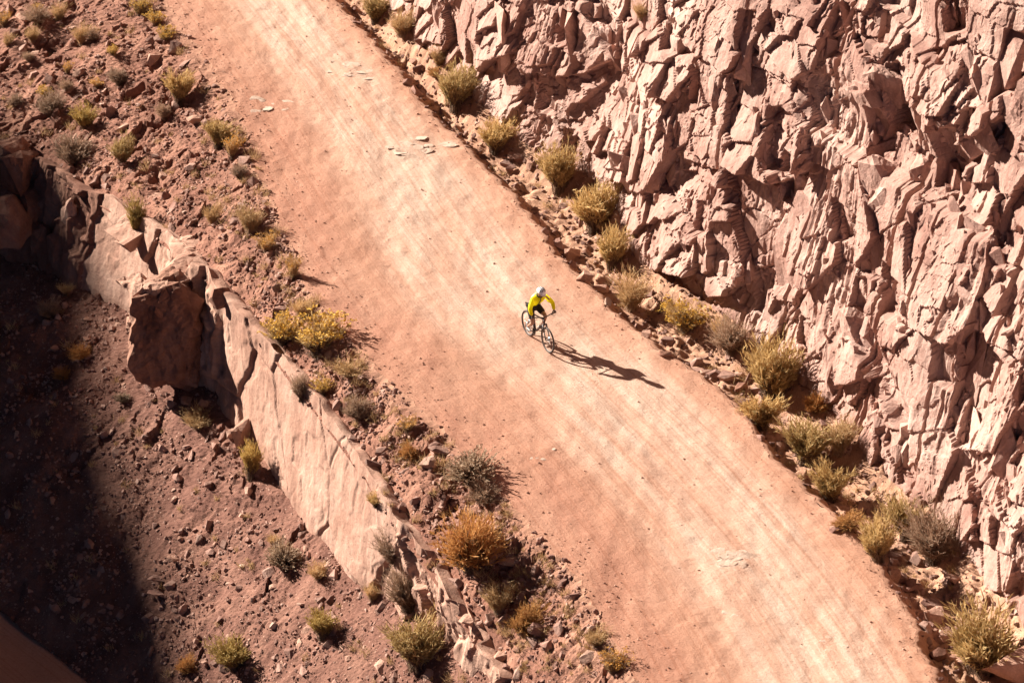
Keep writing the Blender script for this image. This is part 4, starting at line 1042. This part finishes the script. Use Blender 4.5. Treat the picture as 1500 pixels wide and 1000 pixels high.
multi('fork', [([(.37, -.055, .74), (.46, -.06, .56)], .022), ([(.46, -.06, .56), (.56, -.06, RW)], .019), ([(.37, .055, .74), (.46, .06, .56)], .022), ([(.46, .06, .56), (.56, .06, RW)], .019), ([(.37, -.07, .745), (.37, .07, .745)], .024)], M_FORK, bike)
multi('seat_post', [([ST, (-.29, 0, .95)], .014)], M_METAL, bike)
# saddle
bm = bmesh.new(); prev = None; rows = []
for t_, w2, zt in [(-.14, .035, .975), (-.12, .062, .990), (-.09, .072, .995), (-.04, .062, .988), (.03, .035, .985), (.10, .024, .985), (.15, .016, .978)]:
    rows.append([bm.verts.new((-.29 + t_, y_ * w2, zt - (abs(y_) ** 2) * .022 + dz)) for y_, dz in ((-1, 0), (-.6, 0), (0, 0), (.6, 0), (1, 0), (.7, -.03), (-.7, -.03))])
for a, b in zip(rows[:-1], rows[1:]):
    for k in range(7): bm.faces.new((a[k], a[(k + 1) % 7], b[(k + 1) % 7], b[k]))
bm.faces.new(rows[0][::-1]); bm.faces.new(rows[-1]); me = bpy.data.meshes.new('saddle'); bm.to_mesh(me); bm.free(); me.materials.append(M_BLACK); obj('saddle', me, bike)
hbz = 1.0
hb = multi('handlebar', [([(.31, -.37, hbz), (.33, -.2, hbz - .01), (.36, -.05, hbz - .035), (.36, .05, hbz - .035), (.33, .2, hbz - .01), (.31, .37, hbz)], .014), ([(.32, 0, .92), (.36, 0, hbz - .035)], .020)], M_BLACK, bike)
for sd in (-1, 1):
    tube('grip', [(.325, sd * .24, hbz - .005), (.31, sd * .37, hbz)], .018, M_BLACK, hb)
    multi('brake_lever', [([(.34, sd * .22, hbz - .01), (.40, sd * .25, hbz - .03), (.39, sd * .33, hbz - .03)], .007)], M_METAL, hb)
PA = math.radians(168)                          # crank angle: right foot back
cr = multi('crankset', [([(BB[0], -.06, BB[2]), (BB[0], .06, BB[2])], .02), ([(BB[0], -.075, BB[2]), (BB[0] + .17 * math.cos(PA), -.085, BB[2] - .17 * math.sin(PA))], .012), ([(BB[0], .075, BB[2]), (BB[0] - .17 * math.cos(PA), .085, BB[2] + .17 * math.sin(PA))], .012), ([(BB[0], -.052, BB[2]), (BB[0], -.058, BB[2])], .09)], M_BLACK, bike, 16)
PR = (BB[0] + .17 * math.cos(PA), -.135, BB[2] - .17 * math.sin(PA)); PL = (BB[0] - .17 * math.cos(PA), .135, BB[2] + .17 * math.sin(PA))
for q in (PR, PL):
    bm = bmesh.new(); bmesh.ops.create_cube(bm, size=1); bmesh.ops.scale(bm, vec=(.10, .085, .018), verts=bm.verts); bmesh.ops.bevel(bm, geom=bm.edges[:], offset=.005, segments=1, affect='EDGES'); bmesh.ops.translate(bm, vec=q, verts=bm.verts)
    me = bpy.data.meshes.new('pedal'); bm.to_mesh(me); bm.free(); me.materials.append(M_BLACK); obj('pedal', me, cr)
ch = []
for k in range(24):
    pass
tube('chain', [(BB[0] + .09 * math.cos(a), -.055, BB[2] + .09 * math.sin(a)) for a in np.linspace(-1.5, 1.5, 9)] + [(-.56 + .04 * math.cos(a), -.055, RW + .04 * math.sin(a)) for a in np.linspace(1.6, 4.7, 9)], .006, M_METAL, bike, 5, True)
multi('rear_derailleur', [([(-.56, -.07, RW - .02), (-.55, -.07, RW - .11)], .016)], M_BLACK, bike)
multi('water_bottle', [([(.02, 0, .48), (.13, 0, .60)], .034)], M_SOCK, bike)

# ------------------------------------------------------------------ the rider
def skin_obj(name, nodes, edges, mat, parent, root=0, sub=2):
    me = bpy.data.meshes.new(name); me.from_pydata([n_[0] for n_ in nodes], edges, []); me.materials.append(mat)
    o = obj(name, me, parent); sk = o.modifiers.new('skin', 'SKIN'); sk.use_smooth_shade = True; sk.branch_smoothing = .4
    if not me.skin_vertices: me.skin_vertices.new()
    for i, n_ in enumerate(nodes):
        r_ = n_[1]; me.skin_vertices[0].data[i].radius = (r_, r_) if isinstance(r_, (int, float)) else r_
        me.skin_vertices[0].data[i].use_root = (i == root)
    sb = o.modifiers.new('sub', 'SUBSURF'); sb.levels = sub; sb.render_levels = sub
    return o
def chain(a, b): return [(i, i + 1) for i in range(a, b)]
hip = (-.27, 0, 1.06); chest = (.03, 0, 1.42); neck = (.10, 0, 1.50); head = (.185, 0, 1.60)
shR = (.06, -.19, 1.43); shL = (.06, .19, 1.43)
hdR = (.30, -.335, 1.035); hdL = (.30, .335, 1.035)
elR = (.20, -.36, 1.23); elL = (.16, .37, 1.22)
hpR = (-.26, -.10, 1.02); hpL = (-.26, .10, 1.02)
anR = (PR[0] - .06, -.125, PR[2] + .10); anL = (PL[0] - .05, .125, PL[2] + .11)
def knee(h_, a_, L1, L2, out):
    h_, a_ = Vector(h_), Vector(a_); d_ = a_ - h_; L = d_.length; x_ = (L1 * L1 - L2 * L2 + L * L) / (2 * L); hh = math.sqrt(max(.0004, L1 * L1 - x_ * x_))
    dn = d_.normalized(); f = Vector((1, 0, .2)); f = (f - dn * f.dot(dn)).normalized()
    return tuple(h_ + dn * x_ + f * hh + Vector((0, out, 0)))
knR = knee(hpR, anR, .44, .43, -.04); knL = knee(hpL, anL, .44, .43, .04)
def lp(a, b, t): return tuple(a[i] + (b[i] - a[i]) * t for i in range(3))
nodes = [(hip, (.120, .095)), (lp(hip, chest, .5), (.09, .07)), (lp(hip, chest, .9), (.09, .06)), (neck, .052), (lp(neck, head, .45), .056), (head, (.078, .090)), ((.205, 0, 1.665), (.072, .082)),
         (shR, .034), (lp(shR, elR, .5), .032), (elR, .032), (lp(elR, hdR, .45), .038), (lp(elR, hdR, .92), .026),
         (shL, .034), (lp(shL, elL, .5), .032), (elL, .032), (lp(elL, hdL, .45), .038), (lp(elL, hdL, .92), .026),
         (hpR, .088), (lp(hpR, knR, .5), .078), (knR, .056), (lp(knR, anR, .35), .056), (lp(knR, anR, .75), .038), (anR, .033),
         (hpL, .088), (lp(hpL, knL, .5), .078), (knL, .056), (lp(knL, anL, .35), .056), (lp(knL, anL, .75), .038), (anL, .033)]
edges = chain(0, 6) + [(2, 7)] + chain(7, 11) + [(2, 12)] + chain(12, 16) + [(0, 17)] + chain(17, 22) + [(0, 23)] + chain(23, 28)
rider = skin_obj('person', nodes, edges, M_SKIN, None, 0)
rider.location = bike.location; rider.rotation_euler = bike.rotation_euler
tag(rider, 'cyclist in a fluorescent yellow jacket, black shorts and white helmet, leaning forward on the bike', 'person')
nodes = [((-.26, 0, 1.11), (.165, .130)), (lp(hip, chest, .45), (.175, .140)), (chest, (.195, .150)), ((.080, 0, 1.480), (.105, .090)),
         (shR, .090), (lp(shR, elR, .5), .074), (elR, .064), (lp(elR, hdR, .5), .055), (lp(elR, hdR, .88), .040),
         (shL, .090), (lp(shL, elL, .5), .074), (elL, .064), (lp(elL, hdL, .5), .055), (lp(elL, hdL, .88), .040)]
edges = chain(0, 3) + [(2, 4)] + chain(4, 8) + [(2, 9)] + chain(9, 13)
jk = skin_obj('jacket', nodes, edges, M_JACKET, rider, 0)
multi('collar', [([(.085 + .075 * math.cos(a), .072 * math.sin(a), 1.515 - .035 * math.cos(a)) for a in np.linspace(0, 6.283, 17)], .020)], M_BLACK, jk)
multi('front_zip', [([(.165, 0, 1.46), (.14, 0, 1.38), (.06, 0, 1.25), (-.04, 0, 1.15)], .012)], M_BLACK, jk)
multi('back_highlight', [([(-.36, 0, 1.14), (-.22, 0, 1.31), (-.08, 0, 1.47)], [.05, .07, .05])], M_JWHITE, jk, 12)  # overexposed sun highlight, put in as a pale strip on the yellow back
nodes = [((-.275, 0, 1.05), (.150, .120)), (hpR, .108), (lp(hpR, knR, .5), .098), (lp(hpR, knR, .86), .080), (hpL, .108), (lp(hpL, knL, .5), .098), (lp(hpL, knL, .80), .082)]
skin_obj('shorts', nodes, [(0, 1), (1, 2), (2, 3), (0, 4), (4, 5), (5, 6)], M_SHORTS, rider, 0)
for an, pd in ((anR, PR), (anL, PL)):
    skin_obj('sock', [(lp(an, (an[0], an[1], an[2] + .5), .26), .043), (an, .040), ((an[0] + .01, an[1], an[2] - .03), .036)], [(0, 1), (1, 2)], M_SOCK, rider)
    skin_obj('shoe', [((pd[0] - .11, an[1], pd[2] + .045), (.040, .036)), ((pd[0] - .04, an[1], pd[2] + .058), (.042, .048)), ((pd[0] + .04, an[1], pd[2] + .040), (.046, .030)), ((pd[0] + .115, an[1], pd[2] + .030), (.036, .022))], chain(0, 3), M_SHOE, rider)
for sd, hnd, el in ((-1, hdR, elR), (1, hdL, elL)):
    w0 = lp(el, hnd, .88); gx = hnd[0] + .012; gy = hnd[1]; gz_ = hnd[2] - .02
    nd = [(w0, .027), ((gx - .03, gy, gz_ + .03), (.036, .022))]; ed = [(0, 1)]
    for k in range(4):
        y_ = gy + sd * (-.036 + .024 * k); i0 = len(nd); L_ = (1, 1.08, 1.02, .85)[k]
        nd += [((gx + .005, y_, gz_ + .032), .0105), ((gx + .034 * L_, y_, gz_ + .020), .010), ((gx + .036 * L_, y_, gz_ - .008), .0095), ((gx + .016, y_, gz_ - .026), .009)]
        ed += [(1, i0), (i0, i0 + 1), (i0 + 1, i0 + 2), (i0 + 2, i0 + 3)]
    i0 = len(nd); nd += [((gx - .030, gy - sd * .045, gz_ + .016), .012), ((gx - .012, gy - sd * .058, gz_ - .012), .0105), ((gx + .012, gy - sd * .052, gz_ - .024), .0095)]
    ed += [(1, i0), (i0, i0 + 1), (i0 + 1, i0 + 2)]
    skin_obj('glove', nd, ed, M_GLOVE, rider, 1, 1)
# face
def ball(name, c, r3, mat, parent, rot=(0, 0, 0), seg=20):
    bm = bmesh.new(); bmesh.ops.create_uvsphere(bm, u_segments=seg, v_segments=seg // 2, radius=1); me = bpy.data.meshes.new(name); bm.to_mesh(me); bm.free(); me.materials.append(mat)
    for pl in me.polygons: pl.use_smooth = True
    o = obj(name, me, parent, c, rot, r3); return o
ball('nose', (.288, 0, 1.595), (.020, .013, .022), M_SKIN, rider)
ball('mouth', (.268, 0, 1.553), (.010, .026, .007), plain('lips', (.30, .12, .10), .5), rider)
for sd in (-1, 1): ball('ear', (.185, sd * .086, 1.61), (.022, .011, .033), M_SKIN, rider)
for sd in (-1, 1): ball('glasses_lens', (.270, sd * .034, 1.625), (.012, .032, .020), M_GLASS, rider, (0, 0, sd * .35))
ball('hair', (.155, 0, 1.635), (.088, .084, .080), M_HAIR, rider)
# helmet: half shell with vents cut as dark ribs between, peak in front
bm = bmesh.new(); rows = []
for i in range(9):
    v_ = i / 8 * math.pi * .52; row = []
    for k in range(28):
        a = 2 * math.pi * k / 28; ribs = 1 + .030 * math.cos(5 * a * 1.0) * math.sin(v_)
        row.append(bm.verts.new((math.sin(v_) * math.cos(a) * .138 * ribs, math.sin(v_) * math.sin(a) * .108 * ribs, math.cos(v_) * .098)))
    rows.append(row)
for a_, b_ in zip(rows[:-1], rows[1:]):
    for k in range(28): bm.faces.new((a_[k], b_[k], b_[(k + 1) % 28], a_[(k + 1) % 28]))
bmesh.ops.remove_doubles(bm, verts=bm.verts, dist=.0005)
me = bpy.data.meshes.new('helmet'); bm.to_mesh(me); bm.free(); me.materials.append(M_HELMET)
for pl in me.polygons: pl.use_smooth = True
hel = obj('helmet', me, rider, (.185, 0, 1.665), (0, math.radians(14), 0)); so = hel.modifiers.new('thick', 'SOLIDIFY'); so.thickness = -.012
for k, y0 in enumerate((-.062, -.022, .022, .062)):
    pts = []
    for q in np.linspace(-.9, .95, 8):
        ny = y0 / .108; zz_ = math.sqrt(max(0, 1 - ny * ny)); pts.append((math.sin(q) * zz_ * .148, y0 * 1.06, math.cos(q) * zz_ * .106))
    tube('helmet_vent', pts, [.004] + [.013] * 6 + [.004], M_VENT, hel, 6)
bm = bmesh.new(); vs = []
for k in range(9):
    a = (k / 8 - .5) * 1.9; vs.append((bm.verts.new((math.cos(a) * .135, math.sin(a) * .106, -.006)), bm.verts.new((math.cos(a) * .135 + .055 * math.cos(a * .8), math.sin(a) * .108, -.018))))
for a_, b_ in zip(vs[:-1], vs[1:]): bm.faces.new((a_[0], a_[1], b_[1], b_[0]))
me = bpy.data.meshes.new('helmet_peak'); bm.to_mesh(me); bm.free(); me.materials.append(M_HELMET); pk = obj('helmet_peak', me, hel); so = pk.modifiers.new('t', 'SOLIDIFY'); so.thickness = .005
for sd in (-1, 1): tube('chin_strap', [(.02, sd * .095, -.01), (.035, sd * .075, -.09), (.045, 0, -.135)], .006, M_BLACK, hel, 6)
